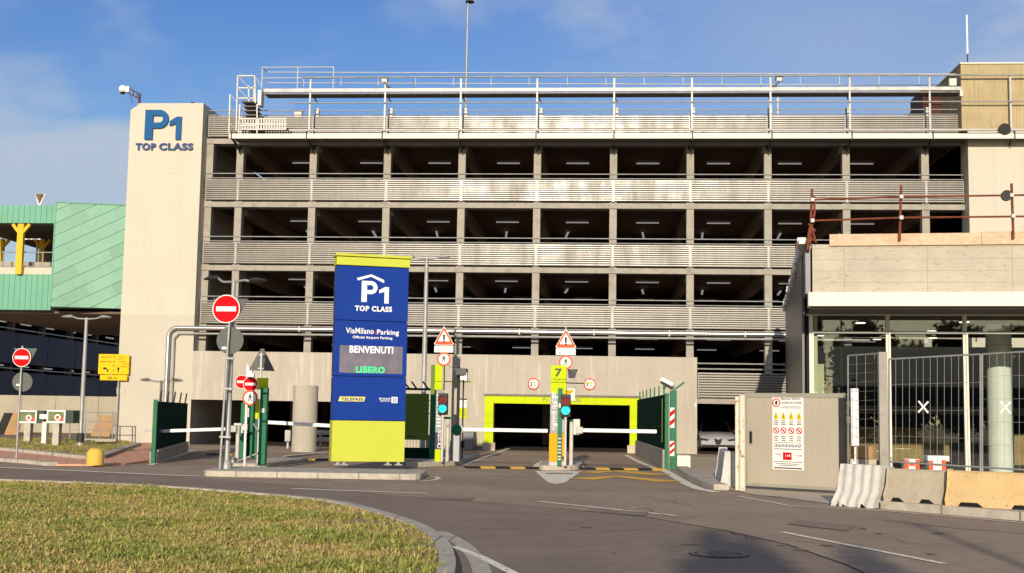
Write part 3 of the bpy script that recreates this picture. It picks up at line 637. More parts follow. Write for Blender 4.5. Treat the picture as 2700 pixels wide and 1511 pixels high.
# strip lamps under the ceilings
for k, z in enumerate(ZB):
    for i in range(11):
        X = xx(1159, 425, 63.3)+3.565*(i-3)
        if XL+.3 < X < XR-.5:
            part(MB().box(X-.58, X+.58, 63.3, 63.4, z+.14, z+.19), 'strip_lamp', tube_lamp, pb, world=True)
for k, z in enumerate(ZB[2:]):
    for i in range(0, 11):
        X = -15.6+3.565*i
        part(MB().box(X-.55, X+.55, 73, 73.1, z+.14, z+.19), 'strip_lamp', tube_lamp, pb, world=True)
for i in range(9):
    x = bays[0]+3.565*i+.4+.3*math.sin(i*3)
    part(MB().bar((x+1.0, 66, ZB[1]+.05), (x+1.0+(.12 if i > 4 else -.2), 68, ZB[1]+.05), .1, .06), 'lengthwise_lamp', tube_lamp, pb, world=True); part(MB().bar((x+1.0, 66, ZB[2]+.05), (x+1.0+(.12 if i > 4 else -.2), 68, ZB[2]+.05), .1, .06), 'lengthwise_lamp', tube_lamp, pb, world=True)
# roof stubs, end wall and board-marked block
st = MB()
part(MB().box(XR, XR+9, YW, YF+20, 0, zz(2600, 345, YW)), 'end_wall', cream, pb, world=True)
zc = zz(2600, 166, YW); xb = xx(2534, 250, YW)
eb = part(MB().box(xb, XR+9, YW-.03, YF+12, zz(2600, 345, YW)+.004, zc-.06), 'board_marked_block', conc_board, pb, world=True)
part(MB().box(xb-.05, XR+9, YW-.1, YF+12.1, zc-.06, zc), 'coping', fascia_m, eb, world=True)
part(MB().box(xb-.9, xb-.01, YF+2.5, YF+5, ZB[0]+.5, ZB[0]+3.3), 'red_roof_cabinet', mat('shaded_red_paint', (.07, .014, .012), .6, 0, .1, 2), pb, world=True)  # red darkened in the colour for the shade around it

# shiny service pipe along the facade
yp = YW-.16; zp = 5.40; xv = xx(441, 960, yp)
pp = thing('service_pipe', 'shiny steel pipe running along the facade and bending down the cream tower', 'pipe', (xv, yp, 2.2))
def bend(x, z, r): return [(x, yp, z-r)]+[(x+r-r*math.cos(t), yp, z-r+r*math.sin(t)) for t in (.4, .8, 1.2)]+[(x+r, yp, z)]
part(MB().path([(xv, yp, .5)]+bend(xv, zp, .4)+[(XR-4.5, yp, zp)], .105, 12), 'pipe', chrome, pp, smooth=True, world=True)
part(MB().path([(xv+.26, yp+.03, .5)]+[(xv+.26, yp+.03, zp-.5), (xv+.45, yp+.03, zp-.26), (XR-4.5, yp+.03, zp-.2)], .05, 8), 'thin_pipe', steel, pp, smooth=True, world=True)
cl = MB()
for i in range(11): cl.box(bays[0]+3.4*i-.03, bays[0]+3.4*i+.03, yp-.12, YF-.1, zp-.13, zp+.13)
part(cl, 'pipe_clamp', steel, pp, world=True)

# round free-standing column before the left opening
c = gr(801, 1191); rc = .5
tag(part(MB().lathe(c, [(rc, 0), (rc, zz(801, 1018, c.y)), (rc-.02, zz(801, 1018, c.y)+.02)], 32), 'round_column', conc_wall, smooth=True), 'round concrete column standing before the left vehicle opening', 'column')

t = thing('crash_barrier', 'grey steel crash barrier on posts behind the blue totem lane', 'crash barrier', (xx(845, 1190, 54), 54, 0))
x0, x1 = xx(835, 1160, 54)-t.location.x, xx(900, 1160, 54)-t.location.x
for z in (.42, .72): part(MB().box(x0, x1, -.02, .02, z-.1, z-.03).box(x0, x1, -.08, -.021, z-.03, z+.03).box(x0, x1, -.02, .02, z+.03, z+.1), 'rail', steel, t)
for x in (x0+.15, x0+.95): part(MB().box(x-.04, x+.04, .02, .1, 0, .8), 'post', steel, t)
t = thing('crash_barrier', 'short end piece of crash barrier left of the round concrete column', 'crash barrier', (xx(757, 1190, 54), 54, 0))
part(MB().box(-.12, .14, -.06, .05, .3, .8), 'rail', steel, t, bevel=.03); part(MB().box(-.04, .04, .051, .12, 0, .8), 'post', steel, t)
# ------------------------------------------------------------------ steel gantry on the facade
YG = 56.55
gt = thing('steel_gantry', 'white steel maintenance walkway with railings hung along the top of the car park', 'walkway', (0, YG, 14.5))
zf0, zf1 = zz(1350, 365.5, YG), zz(1350, 353, YG); gx0 = xx(604, 360, YG); gx1 = xx(2760, 360, YG)
part(MB().box(gx0, gx1, YG-.04, YG+.03, zf0, zf1), 'fascia', fascia_m, gt, world=True)
part(MB().box(gx0+.05, gx1, YG+.031, YF-.1, zf0+.1, zf0+.15), 'deck', grate, gt, world=True)
part(MB().box(gx0+.1, gx1, YF-.16, YF-.1, zf0-.02, zf0+.11), 'back_edge', steel, gt, world=True)
for i in range(-0, 12):
    x = bays[0]+3.565*i
    if x > gx1: break
    b = MB().bar((x+(.0), YG+.03, zf0+.06), (x, YF-.1, zf0-.28), .07, .09).box(x-.03, x+.03, YG-.06, YG-.045+.1, zf0-.06, zf1+.12)
    if i < 10: b.box(x-.14, x+.14, YF-.12, YF+.02, ZB[0]-.26, ZB[0]-.03).box(x-.02, x+.02, YF-.16, YF-.12, ZB[0]-.45, ZB[0]-.1)
    part(b, 'bracket', steel_d, gt, world=True)
yR = 57.0
zA, zBt, zBb, zC, zD = [zz(1350, q, yR) for q in (203.5, 233, 247, 271.5, 344)]
for i in range(1, 12):
    x = bays[0]+3.565*i+.0
    if x > gx1: break
    m_ = MB().box(x-.04, x+.04, yR-.04, yR+.04, zf1, zA+.02)
    if i < 10: m_.bar((x+.16, YF-.05, ZB[0]+1.95), (x+.02, yR+.7, zBb), .05, .05).box(x+.02, x+.2, YF-.05, YF+.2, ZB[0]+1.2, ZB[0]+1.72)
    part(m_, 'post', steel, gt, world=True)
for nm, z, xs_, r_ in (('handrail', zA, 795, .04), ('handrail', zC, 767, .032), ('handrail', zD, 765, .055)):
    part(MB().tube((xx(xs_, 300, yR), yR-.09, z), (gx1, yR-.09, z), r_, n=8), nm, steel_w if z == zD else steel, gt, world=True, smooth=True)
xu0, xu1 = xx(697, 240, yR), xx(2534, 240, yR)
part(MB().box(xu0, xu1, yR-.08, yR-.0, zBb+.09, zBt).box(xu0, xu1, yR+.75, yR+.82, zBb+.05, zBt), 'upper_deck_edge', steel, gt, world=True)
part(MB().box(xu0, xu1, yR+.001, yR+.749, zBb, zBb+.05), 'upper_deck', grate, gt, world=True)
ur = MB(); zT = zz(780, 190, yR+.8); zM = zz(780, 208, yR+.8)
xq0, xq1 = xx(692, 190, yR), xx(880, 190, yR)
for yy in (yR-.04, yR+.8):
    for z in (zT, (zT+zBt)/2): ur.tube((xq0, yy, z), (xq1 if yy < yR else xu1, yy, z-(0 if yy < yR else .22)), .022, n=6)
for x in (xq0, (xq0+xq1)/2, xq1): ur.tube((x, yR-.04, zBt), (x, yR-.04, zT), .025, n=6)
for i in range(18): x = xq0+1.8*i; ur.tube((x, yR+.8, zBt), (x, yR+.8, zT-.22), .018, n=6)
ur.tube((xq0, yR-.04, zT), (xq0, yR+.8, zT), .022, n=6)
part(ur, 'upper_railing', steel_w, gt, world=True)
# stairs up to the walkway
ys = yR-.15; s_ = MB()
def P_(px, py): return at(px, py, ys)
for a_, b_ in (((627, 200), (623, 345)), ((672, 200), (674, 272)), ((627, 200), (672, 200)), ((626, 232), (672, 232)), ((625, 259), (668, 259)), ((607, 249), (604, 352)), ((633, 275), (629, 350)), ((678, 275), (678, 352)), ((633, 313), (678, 313)), ((630, 332), (678, 332)), ((656, 226), (656, 268)), ((670, 226), (670, 268))):
    s_.bar(P_(*a_), P_(*b_), .06, .06)
for a_, b_ in (((607, 250), (640, 285)), ((607, 285), (625, 300)), ((630, 204), (655, 230)), ((630, 236), (655, 262)), ((607, 325), (625, 345)), ((675, 205), (695, 240))):
    s_.tube(P_(*a_), P_(*b_)+V(0, .35, 0), .022, n=6)
part(s_, 'stair_railing', steel_w, gt, world=True)
s_ = MB()
for k in range(7):
    A = at(640+k*1.5, 268+(11.5*k), ys); s_.box(A.x-.02, A.x+.62, ys+.03, ys+.8, A.z-.02, A.z+.02)
A = at(636, 268, ys); B = at(676, 268, ys); s_.box(A.x, B.x, ys+.03, ys+.9, A.z, A.z+.04)
part(s_, 'stair_steps', grate, gt, world=True)
s_ = MB()
for k in range(17):
    x = xx(640+k*7, 320, ys); s_.box(x-.035, x+.035, ys+.0, ys+.03, zz(700, 341, ys), zz(700, 313, ys))
for py in (313, 327, 341): z = zz(700, py, ys); s_.box(xx(638, 320, ys), xx(756, 320, ys), ys-.01, ys+.04, z-.03, z+.03)
part(s_, 'grille_panel', steel_w, gt, world=True)
part(MB().box(xx(683, 250, yR), xx(692, 250, yR), yR-.2, yR+.3, zz(690, 280, yR), zz(690, 240, yR)), 'control_box', fascia_m, gt, world=True)
part(MB().box(xx(754, 290, yR), xx(773, 290, yR), YF+.6, YF+.9, zz(760, 303, YF), zz(760, 282, YF)), 'cable_box', fascia_m, gt, world=True)
part(MB().box(xx(2505, 220, yR), xx(2524, 220, yR), yR+.1, yR+.3, zz(2510, 224, yR), zz(2510, 205, yR)).box(xx(2528, 240, yR), xx(2536, 240, yR), yR-.2, yR, zz(2510, 256, yR), zz(2510, 240, yR)), 'end_box', steel_w, gt, world=True)

# floodlights, cameras, roof masts
def floodlight(px, py, label, flip=1):
    A = at(px, py, yR-.1); t = thing('floodlight', label, 'floodlight', A, 0, 'floodlights on the roof gantry')
    f = Fr((0, 0, 0), .1, (0, -.5, .86))
    part(MB().rect(f, -.16, .16, -.1, .12, -.12, 0), 'housing', steel_d, t); part(MB().rect(f, -.13, .13, -.07, .09, 0, .012), 'lens', white, t)
    part(MB().bar((0, .05, -.1), (.22*flip, .1, -.3), .05, .05).box(min(.1*flip, .3*flip), max(.1*flip, .3*flip), .0, .12, -.36, -.28), 'arm', steel_d, t)
floodlight(1013, 212, 'black floodlight on the gantry left of the tall roof mast')
floodlight(2055, 209, 'black floodlight on the right half of the roof gantry', -1)
A = at(1229, 240, YF+8); zt_ = zz(1235, 4, YF+8)
t = thing('roof_mast', 'tall thin grey lamp mast rising from the roof to the top of the photo', 'mast', (A.x, YF+8, ZB[0]+.5))
part(MB().tube((0, 0, 0), (.0, 0, zt_-ZB[0]-.5), .075, .05, n=10), 'pole', steel, t, smooth=True)
part(MB().lathe((0.1, 0, zt_-ZB[0]-.6), [(.05, 0), (.25, .05), (.22, .13), (.05, .18)], 12), 'lamp_head', steel_d, t, smooth=True)
part(MB().lathe((0, 0, .0), [(.14, 0), (.14, 1.9), (.08, 2.)], 12), 'sleeve', steel_d, t)
A = at(2051, 300, YF+14)
tag(part(MB().tube((A.x, A.y, ZB[0]+.5), (A.x, A.y, zz(2051, 243, A.y)), .06, n=8).tube((A.x, A.y, zz(2051, 268, A.y)), (A.x, A.y, zz(2051, 262, A.y)), .11, n=8), 'roof_pole', steel_w), 'short white pole on the roof under the right floodlight', 'pole')
A = at(2550, 100, YF+3)
t = thing('antenna', 'thin white whip antenna on the board-marked concrete block', 'antenna', (A.x, YF+3, zc-.06))
part(MB().tube((0, 0, 0), (0, 0, zz(2550, 139, YF+3)-zc), .03), 'mount', steel_d, t); part(MB().tube((0, 0, zz(2550, 139, YF+3)-zc), (0, 0, zz(2550, 36, YF+3)-zc), .05, .04), 'whip', white, t)
t = thing('dome_camera', 'white dome camera on a dark lattice arm over the cream tower', 'camera', (xx(367, 268, YW), YW, ZTOW))
def PL(px, py): q = at(px, py, YW); return V(q.x-t.location.x, 0, q.z-ZTOW)
part(MB().bar((0, 0, 0), PL(369, 247), .09, .07).bar(PL(369, 249), PL(343, 234), .05, .05).bar(PL(369, 261), PL(338, 245), .05, .05).bar(PL(352, 238), PL(352, 252), .04, .04).bar(PL(362, 244), PL(362, 257), .04, .04).tube(PL(344, 250), PL(350, 272), .015), 'arm', mat('dark_red_steel', (.09, .03, .035), .7, 0, .2, 4), t)
A = PL(324, 235); part(MB().lathe(A+V(0, 0, -.14), [(.03, -.06), (.12, -.03), (.16, .02), (.19, .05), (.2, .2), (.12, .3), (.02, .32)], 16), 'housing', white, t, smooth=True)
part(MB().lathe(A+V(0, 0, -.2), [(.02, -.06), (.1, -.03), (.13, .04)], 14), 'lens_dome', black, t, smooth=True)
part(MB().box(A.x+.15, A.x+.34, -.1, .1, A.z-.16, A.z+.12), 'mount_box', white, t, bevel=.02)
A = at(508, 262, YW+1); tag(part(MB().lathe((A.x, A.y, ZTOW), [(.03, 0), (.03, .06), (.1, .1), (.12, .2), (.05, .3)], 10), 'rooftop_beacon', black), 'small black beacon on top of the cream tower', 'beacon')
# wall camera right of the portal
A = at(1757, 1005, YW); t = thing('wall_camera', 'white bullet camera on the wall above the right green fence', 'camera', (A.x, YW, A.z))
part(MB().bar((-.25, -.35, .1), (.3, -.5, -.18), .16, .17), 'housing', white, t, bevel=.02); part(MB().bar((-.05, -.4, -.1), (-.1, 0, -.25), .05, .05).lathe((-.1, -.35, -.26), [(.02, 0), (.07, .03), (.07, .1)], 10), 'bracket', steel_d, t)
tag(part(MB().box(xx(1832, 1067, YW), xx(1836, 1067, YW), YW-.08, YW-.001, zz(1834, 1074, YW), zz(1834, 1063, YW)), 'wall_light', white, bevel=.01), 'tiny white lamp near the right end of the concrete wall', 'lamp')

# ------------------------------------------------------------------ road signs
def no_entry(mb_w, mb_r, mb_b, f, a, b, r):
    mb_w.disc(f, a, b, r, -.02, 0); mb_r.disc(f, a, b, r*.93, .001, .006); mb_b.rect(f, a-r*.72, a+r*.72, b-r*.17, b+r*.17, .007, .012)
def walker(mb, f, a, b, s):
    mb.disc(f, a, b+.62*s, .13*s, .012, .016, 10)
    for q in ([(-.12, .45), (.14, .45), (.12, -.02), (-.1, -.02)], [(-.1, .02), (.04, .02), (-.28, -.62), (-.42, -.62)], [(-.02, .02), (.12, .02), (.3, -.3), (.34, -.62), (.2, -.62), (.16, -.32)],
              [(-.12, .45), (-.05, .36), (-.3, .02), (-.38, .08)], [(.14, .45), (.06, .36), (.3, .04), (.38, .1)]): mb.shape(f, [(a+x*s, b+y*s) for x, y in q], .012, .016)
def noentry_sign(t, f, a, b, r, name='no_entry_disc'):
    w_, r_, b_ = MB(), MB(), MB(); no_entry(w_, r_, b_, f, a, b, r)
    d = part(w_, name, signw, t); part(r_, 'red_field', red, d); part(b_, 'white_bar', signw, d)
def ped_sign(t, f, a, b, r, m=None):
    d = part(MB().disc(f, a, b, r, -.02, 0), 'round_sign', signw, t); part(MB().ring(f, a, b, r*.76, r*.99, .001, .007), 'red_ring', m or orange_r, d)
    k = MB(); walker(k, f, a, b, r*.72); part(k, 'pedestrian_symbol', black, d)
def tri_pts(a, b, w_, h, k=.05): return [(a-w_/2+k, b), (a+w_/2-k, b), (a+w_/2, b+k), (a+k*.6, b+h), (a-k*.6, b+h), (a-w_/2, b+k)]
def warn_sign(t, f, a, b, w_, h):
    d = part(MB().shape(f, tri_pts(a, b, w_, h), -.02, 0), 'warning_triangle', signw, t)
    part(MB().shape(f, tri_pts(a, b+.02, w_-.05, h-.05), .001, .006), 'red_border', orange_r, d); part(MB().shape(f, tri_pts(a, b+.115*h/.62+.02, w_*.60, h*.58, .02), .007, .011), 'white_field', signw, d)
    part(MB().shape(f, [(a-.022, b+.28*h), (a+.022, b+.28*h), (a+.035, b+.6*h), (a-.035, b+.6*h)], .012, .016).disc(f, a, b+.21*h, .03, .012, .016, 10), 'exclamation_mark', black, d)
def height_sign(px, py, label):
    A = at(px, py, YW); t = thing('height_limit_sign', label, 'sign', (A.x, YW, A.z), 0, 'height limit signs on the wall'); f = Fr((0, -.05, 0)); r = .28
    d = part(MB().disc(f, 0, 0, r, -.04, 0), 'round_sign', signw, t); part(MB().ring(f, 0, 0, r*.8, r*.98, .001, .006), 'red_ring', red, d)
    part(MB().text(f, '2', -.16, -.1, .11, .2, .012, bold=.03).text(f, 'm', -.02, .02, .09, .05, .012, bold=.02).text(f, '10', .0, -.1, .12, .08, .012, bold=.01), 'height_text', black, d)
    part(MB().shape(f, [(-.04, .2), (.04, .2), (0, .14)], .007, .011).shape(f, [(-.04, -.2), (0, -.14), (.04, -.2)], .007, .011), 'red_arrows', red, d)
height_sign(1407, 1012, '2,10 m height limit sign on the concrete wall left of the middle booth')
height_sign(1555, 1013, '2,10 m height limit sign behind the thin rod right of the middle booth')

# pole set 1: far left sign pole
b0 = gr(43, 1208, .05); Y = b0.y; xs0 = b0.x
t = thing('road_sign_pole', 'sign pole at the left edge with no entry disc above a round sign back', 'road sign', b0)
def LZ(px, py): return zz(px, py, Y)-t.location.z
def LX(px, py): return xx(px, py, Y)-t.location.x
part(MB().tube((0, 0, 0), (0, 0, LZ(56, 912)), .032, n=10), 'pole', steel, t, smooth=True)
noentry_sign(t, Fr((0, -.06, 0), .05), 0.02, LZ(56, 943), .29)
part(MB().shape(Fr((0, .05, 0)), [(LX(34, 918), LZ(60, 918)), (LX(96, 918), LZ(60, 918)), (LX(84, 941), LZ(60, 943)), (LX(46, 941), LZ(60, 943))], -.02, 0), 'triangle_back', alu, t)
rb = part(MB().disc(Fr((0, .05, 0), .25), 0.03, LZ(58, 1007), .30, -.02, 0), 'round_sign_back', alu, t); part(MB().rect(Fr((0, .03, 0), .25), -.14, -.02, LZ(50, 1014)-.04, LZ(50, 1014)+.02, 0, .01), 'sticker', signw, rb)

# pole set 2: lamp post with big no entry sign on the totem island
b0 = gr(597, 1236, .15); Y = b0.y
def lamp_post(b0, ztop, label, arms, r0=.09, cat='street lamp', head_m=steel, seg=True, group='street lamps'):
    t = thing('street_lamp', label, cat, b0, 0, group)
    h = ztop-b0.z
    part(MB().lathe((0, 0, 0), [(r0*1.9, 0), (r0*1.7, .16), (r0*1.1, .22), (r0, .24), (r0*.98, h*.5), (r0*.72, h)], 14), 'pole', steel, t, smooth=True)
    for a_, d_, L, tilt in arms:
        u = V(math.cos(a_), math.sin(a_), 0); part(MB().path([V(0, 0, h-.05), u*L*.5+V(0, 0, h-.03), u*L*.75+V(0, 0, h+.08*tilt)], .03, 8), 'arm', steel, t, smooth=True)
        f_ = V(-u.y, u.x, 0); c = u*(L*.72)+V(0, 0, h+.08*tilt)
        vs = []
        for s, wd, hh in ((0, .05, .05), (.15, .13, .1), (.45, .15, .08), (.75, .06, .03)):
            for q in range(8):
                an = q*math.pi/4; vs.append(c+u*s*d_+f_*wd*math.cos(an)+V(0, 0, hh*math.sin(an)*(.5 if math.sin(an) < 0 else 1)))
        fs = [(8*k+q, 8*k+(q+1) % 8, 8*k+8+(q+1) % 8, 8*k+8+q) for k in range(3) for q in range(8)]+[tuple(range(7, -1, -1)), tuple(range(24, 32))]
        part(MB().add(vs, fs), 'lamp_head', head_m, t, smooth=True)
    return t
lamp_post(b0, zz(615, 738, Y), 'tall lamp post on the totem island with two dark lamp heads', [(2.5, .8, .9, 1), (-.6, .8, .9, -1)], .072, head_m=steel_d)
b1 = V(gr(590, 1236, .15).x-.02, b0.y-.3, .15); Y = b1.y
t = thing('road_sign_pole', 'thin sign pole on the totem island with a large no entry disc', 'road sign', b1)
part(MB().tube((0, 0, 0), (.12, 0, LZ(600, 780)), .032, n=10), 'pole', steel, t, smooth=True)
f = Fr((0, -.05, 0), -.05); noentry_sign(t, f, LX(598, 815), LZ(598, 815), .365)
part(MB().shape(Fr((0, .06, 0)), [(LX(560, 787), LZ(600, 787)), (LX(652, 787), LZ(600, 787)), (LX(628, 828), LZ(600, 830)), (LX(575, 815), LZ(600, 820))], -.02, 0), 'triangle_back', alu, t)
rb = part(MB().disc(Fr((0, .08, 0), .0), LX(604, 897), LZ(604, 897), .35, -.02, 0), 'round_sign_back', alu, t)
part(MB().rect(Fr((0, .05, 0)), LX(584, 915), LX(596, 915), LZ(590, 921), LZ(590, 914), 0, .01), 'sticker', signw, rb)
for py in (945, 1025, 1152): part(MB().rect(Fr((0, 0, 0)), -.03+LX(590, 1100)*0, .26, LZ(600, py)-.02, LZ(600, py)+.02, -.02, .05), 'pole_clamp', steel, t)

# triangle sign seen from behind
b0 = gr(679, 1222, .12); Y = b0.y
t = thing('road_sign_pole', 'sign pole with a large triangular sign seen from behind', 'road sign', b0)
part(MB().tube((0, 0, 0), (0, 0, LZ(690, 930)), .035, n=10), 'pole', steel_w, t, smooth=True)
part(MB().shape(Fr((0, .06, 0)), [(LX(654, 974), LZ(688, 977)), (LX(723, 974), LZ(688, 978)), (LX(694, 921), LZ(690, 919)), (LX(686, 921), LZ(690, 919))], -.02, 0), 'triangle_back', alu, t)
part(MB().rect(Fr((0, 0.02, 0)), -.09, .09, LZ(688, 973), LZ(688, 970), 0, .03).rect(Fr((0, 0.02, 0)), -.07, .07, LZ(688, 937), LZ(688, 934), 0, .03), 'sign_bracket', steel_w, t)
# no entry pair with pedestrian sign
b0 = gr(654, 1228, .12)+V(0, -.35, 0); Y = b0.y
t = thing('road_sign_pole', 'pole between the left lanes with a small no entry disc above a no pedestrians disc', 'road sign', b0)
part(MB().tube((0, 0, 0), (0, 0, LZ(661, 998)), .03, n=10), 'pole', signw, t, smooth=True)
f = Fr((0, -.06, 0)); noentry_sign(t, f, LX(662, 1013), LZ(662, 1013), .205); ped_sign(t, f, LX(661, 1049), LZ(661, 1049), .215)
b0 = gr(637, 1212, .12)+V(0, .3, 0); Y = b0.y
t = thing('road_sign_pole', 'white post half hidden behind the left booth signs with a no entry disc', 'road sign', b0)
part(MB().tube((0, 0, 0), (0, 0, LZ(640, 960)), .04, n=10), 'pole', signw, t, smooth=True)
noentry_sign(t, Fr((0, -.06, 0)), LX(639, 1007), LZ(639, 1007), .215)
part(MB().box(.0, .22, -.08, .06, LZ(655, 996), LZ(655, 984)).box(.05, .16, -.06, .05, LZ(655, 984), LZ(655, 970)), 'sensor_box', white, t, bevel=.01)

# ------------------------------------------------------------------ booths: totem columns, traffic lights, signs
def signal(b0, zr, zg, ztop_pole, label, X=0.):
    t = thing('traffic_light', label, 'traffic light', b0, 0, 'traffic lights at the barriers')
    zr -= b0.z; zg -= b0.z; r = .13
    part(MB().tube((0, .02, 0), (0, .02, zg-.2), .04, n=10), 'pole', steel_w, t, smooth=True)
    part(MB().box(-.15, .15, -.05, .12, zg-.2, zr+.2), 'housing', steel_d, t, bevel=.03)
    for z, m, nm in ((zr, red_lens, 'red_lamp'), (zg, sky_lens, 'green_lamp')):
        f = Fr((0, -.06, 0)); part(MB().disc(f, 0, z, r, 0, .02), nm, m, t); part(MB().ring(f, 0, z, r, r+.02, 0, .1), 'visor', steel_d, t)
    return t
# middle booth on the small island
b0 = gr(1473, 1227, .15); Y = b0.y
def LZ(px, py): return zz(px, py, Y)-t.location.z
def LX(px, py): return xx(px, py, Y)-t.location.x
t = thing('ticket_column', 'tall lime, grey and orange column marked 7 on the small middle island', 'ticket machine', b0)
f = Fr((0, -.12, 0)); x0, x1 = LX(1453, 1100)-.02, LX(1492, 1100)
part(MB().rect(f, x0, x1, LZ(1473, 1038), LZ(1473, 964), -.3, 0), 'lime_head', lime, t)
part(MB().text(f, '7', x0+.12, LZ(1470, 994), .22, LZ(1470, 972)-LZ(1470, 994), .004, bold=.03), 'number_seven', num_grey, t)
part(MB().text(f, 'TELEPASS', x0+.05, LZ(1470, 1003), .42, .05, .004, bold=.01).rect(f, x0, x1, LZ(1470, 1009), LZ(1470, 1007.5), .002, .005), 'lettering', olive_txt, t)
part(MB().rect(f, x0, x1, LZ(1473, 1142), LZ(1473, 1038.5), -.3, 0), 'grey_body', grey_p, t)
gl_ = MB()
for py, hh in ((1048, .16), (1062, .12), (1070, .2), (1090, .02), (1099, .02), (1108, .02), (1120, .2), (1132, .02)):
    gl_.rect(f, x0+.08, x0+.1+hh, LZ(1473, py+2), LZ(1473, py-2), .003, .006)
gl_.text(f, 'P1', x0+.05, LZ(1470, 1060), .1, .3, .004, bold=.02)
for py in (1072, 1076, 1086, 1094, 1103, 1112, 1117, 1126): gl_.rect(f, x0+.05, x0+.19, LZ(1473, py+.7), LZ(1473, py-.7), .003, .006)
for py in (1112, 1118, 1124, 1130, 1136): gl_.rect(f, x1-.15, x1-.05, LZ(1473, py+.8), LZ(1473, py-.8), .003, .006)
gl_.rect(f, x0, x1, LZ(1473, 1088), LZ(1473, 1087), .003, .006)
part(gl_, 'panel_print', signw, t)
part(MB().rect(f, x0-.02, x1+.01, LZ(1473, 1217), LZ(1473, 1142.5), -.32, 0), 'orange_base', orange, t)
part(MB().rect(f, x0-.02, x1+.01, 0, LZ(1473, 1217.5), -.32, .02), 'plinth', steel, t)
gx = LX(1477, 1100)
part(MB().rect(f, gx-.065, gx+.065, 0.0, LZ(1477, 1024), .03, .15), 'green_post', green, t)
wb = MB()
for py in (1156, 1166, 1176, 1185, 1193, 1203, 1210): wb.rect(f, gx-.045, gx+.045, LZ(1473, py+1.2), LZ(1473, py-1.2), .151, .16)
wb.rect(f, gx-.035, gx+.035, LZ(1473, 1075), LZ(1473, 1064), .151, .16)
part(wb, 'white_bands', signw, t)
part(MB().text(f, '3', x1-.13, LZ(1473, 1214), .09, .14, .004, bold=.03), 'number_three', black, t)
b0 = gr(1491, 1227, .15)+V(0, -.45, 0); Y = b0.y
signal(b0, zz(1493, 1058, Y), zz(1493, 1082, Y), 0, 'traffic light with a lit green lamp beside the orange ticket column')
b0 = gr(1488, 1226, .15)+V(.02, -.2, 0); Y = b0.y
def pole_signs(b0, px, label, top, tri_y, plate_y, ped_y, w_=.6):
    global t, Y
    Y = b0.y
    t = thing('road_sign_pole', label, 'road sign', b0)
    part(MB().tube((0, 0, 0), (LX(px, top), 0, LZ(px, top)), .03, n=10), 'pole', steel, t, smooth=True)
    f = Fr((0, -.06, 0)); xc = LX(px, tri_y)
    warn_sign(t, f, xc, LZ(px, tri_y), w_, w_*.9)
    pl = part(MB().rect(f, xc-w_*.48, xc+w_*.48, LZ(px, plate_y+8), LZ(px, plate_y-9), -.02, 0), 'plate', signw, t)
    part(MB().text(f, 'ATTENZIONE', xc-.1, LZ(px, plate_y-2), .3, .03, .003).text(f, 'uscita veicoli', xc-.1, LZ(px, plate_y+3), .3, .03, .003).rect(f, xc-.2, xc-.15, LZ(px, plate_y+5), LZ(px, plate_y), .003, .006), 'plate_print', grey_p, pl)
    ped_sign(t, f, LX(px, ped_y), LZ(px, ped_y), .215)
pole_signs(b0, 1492, 'pole on the middle island with warning triangle and no pedestrians disc', 862, 919, 928.5, 955.5, .62)
A = at(1508, 985, Y); tag(part(MB().shape(Fr((A.x, Y+.1, A.z)), [(-.1, -.13), (.08, -.13), (.17, .13), (-.13, .13)], -.12, .05), 'lane_camera', steel_d, bevel=.01), 'dark grey lane camera under the no pedestrians disc of the middle island', 'camera')
A = at(1502, 1042, Y); t = thing('small_screen', 'small tilted orange and white notice behind the middle traffic light', 'notice', (A.x, Y+.15, A.z))
part(MB().rect(Fr((0, 0, 0)), -.14, .15, -.16, .2, -.05, 0), 'board', signw, t); part(MB().shape(Fr((0, 0, 0)), [(-.1, -.05), (.1, .1), (.1, .16), (-.1, .16)], .002, .005), 'orange_print', orange, t)
t = thing('guide_rod', 'thin yellow rod and wire stretching right from the middle island signs', 'rod', at(1488, 1011, Y)); t_ = t
part(MB().tube(at(1468, 1009, Y), at(1540, 1011, Y), .018, n=6), 'rod', steel_d, t, world=True); part(MB().tube(at(1540, 1011, Y), at(1564, 1009, Y), .022, n=6), 'yellow_tip', lime, t, world=True)
part(MB().tube(at(1500, 972, Y), at(1548, 1000, Y), .008, n=5), 'wire', steel, t, world=True)
b0 = gr(1499, 1226, .15)+V(.08, -.25, 0); Y = b0.y
def barrier_unit(b0, zarm, x_end, label, arm_z2=None, mast_h=None, dirn=1, headm=green, side=.0, thick=.055, tip=False):
    """upright post with a motor head and a white arm reaching x_end"""
    t = thing('barrier', label, 'barrier', b0, 0, 'barrier arms closing the lanes'); za = zarm-b0.z; h = mast_h-b0.z
    part(MB().tube((0, 0, 0), (0, 0, h), .06, n=12), 'post', steel_w, t, smooth=True); part(MB().box(-.12, .12, -.08, .08, h, h+.07), 'head', headm, t, bevel=.01)
    z2 = za if arm_z2 is None else arm_z2-b0.z
    x0 = .14*dirn+side; xe = x_end-b0.x
    part(MB().bar((x0, -.14, za), (xe, -.14, z2), .05, thick*2), 'arm', white, t, bevel=.012)
    if tip: part(MB().bar((xe, -.14, z2), (xe+.55*(1 if xe > x0 else -1), -.14, z2+.0), .045, thick*1.5), 'arm_tip', steel, t)
    part(MB().box(min(side, side+.2*dirn), max(side, side+.2*dirn), -.2, .0, za-.1, za+.1), 'arm_clamp', steel, t, bevel=.01)
    return t
t = barrier_unit(b0, zz(1520, 1134, Y), xx(1731, 1134, Y), 'white barrier arm right of the middle island, reaching the right fence', None, zz(1500, 1112, Y), 1, green, .15)
part(MB().box(.06, .26, -.1, .12, zz(1506, 1146, Y)-b0.z, zz(1506, 1105, Y)-b0.z), 'motor_box', steel_w, t, bevel=.01)

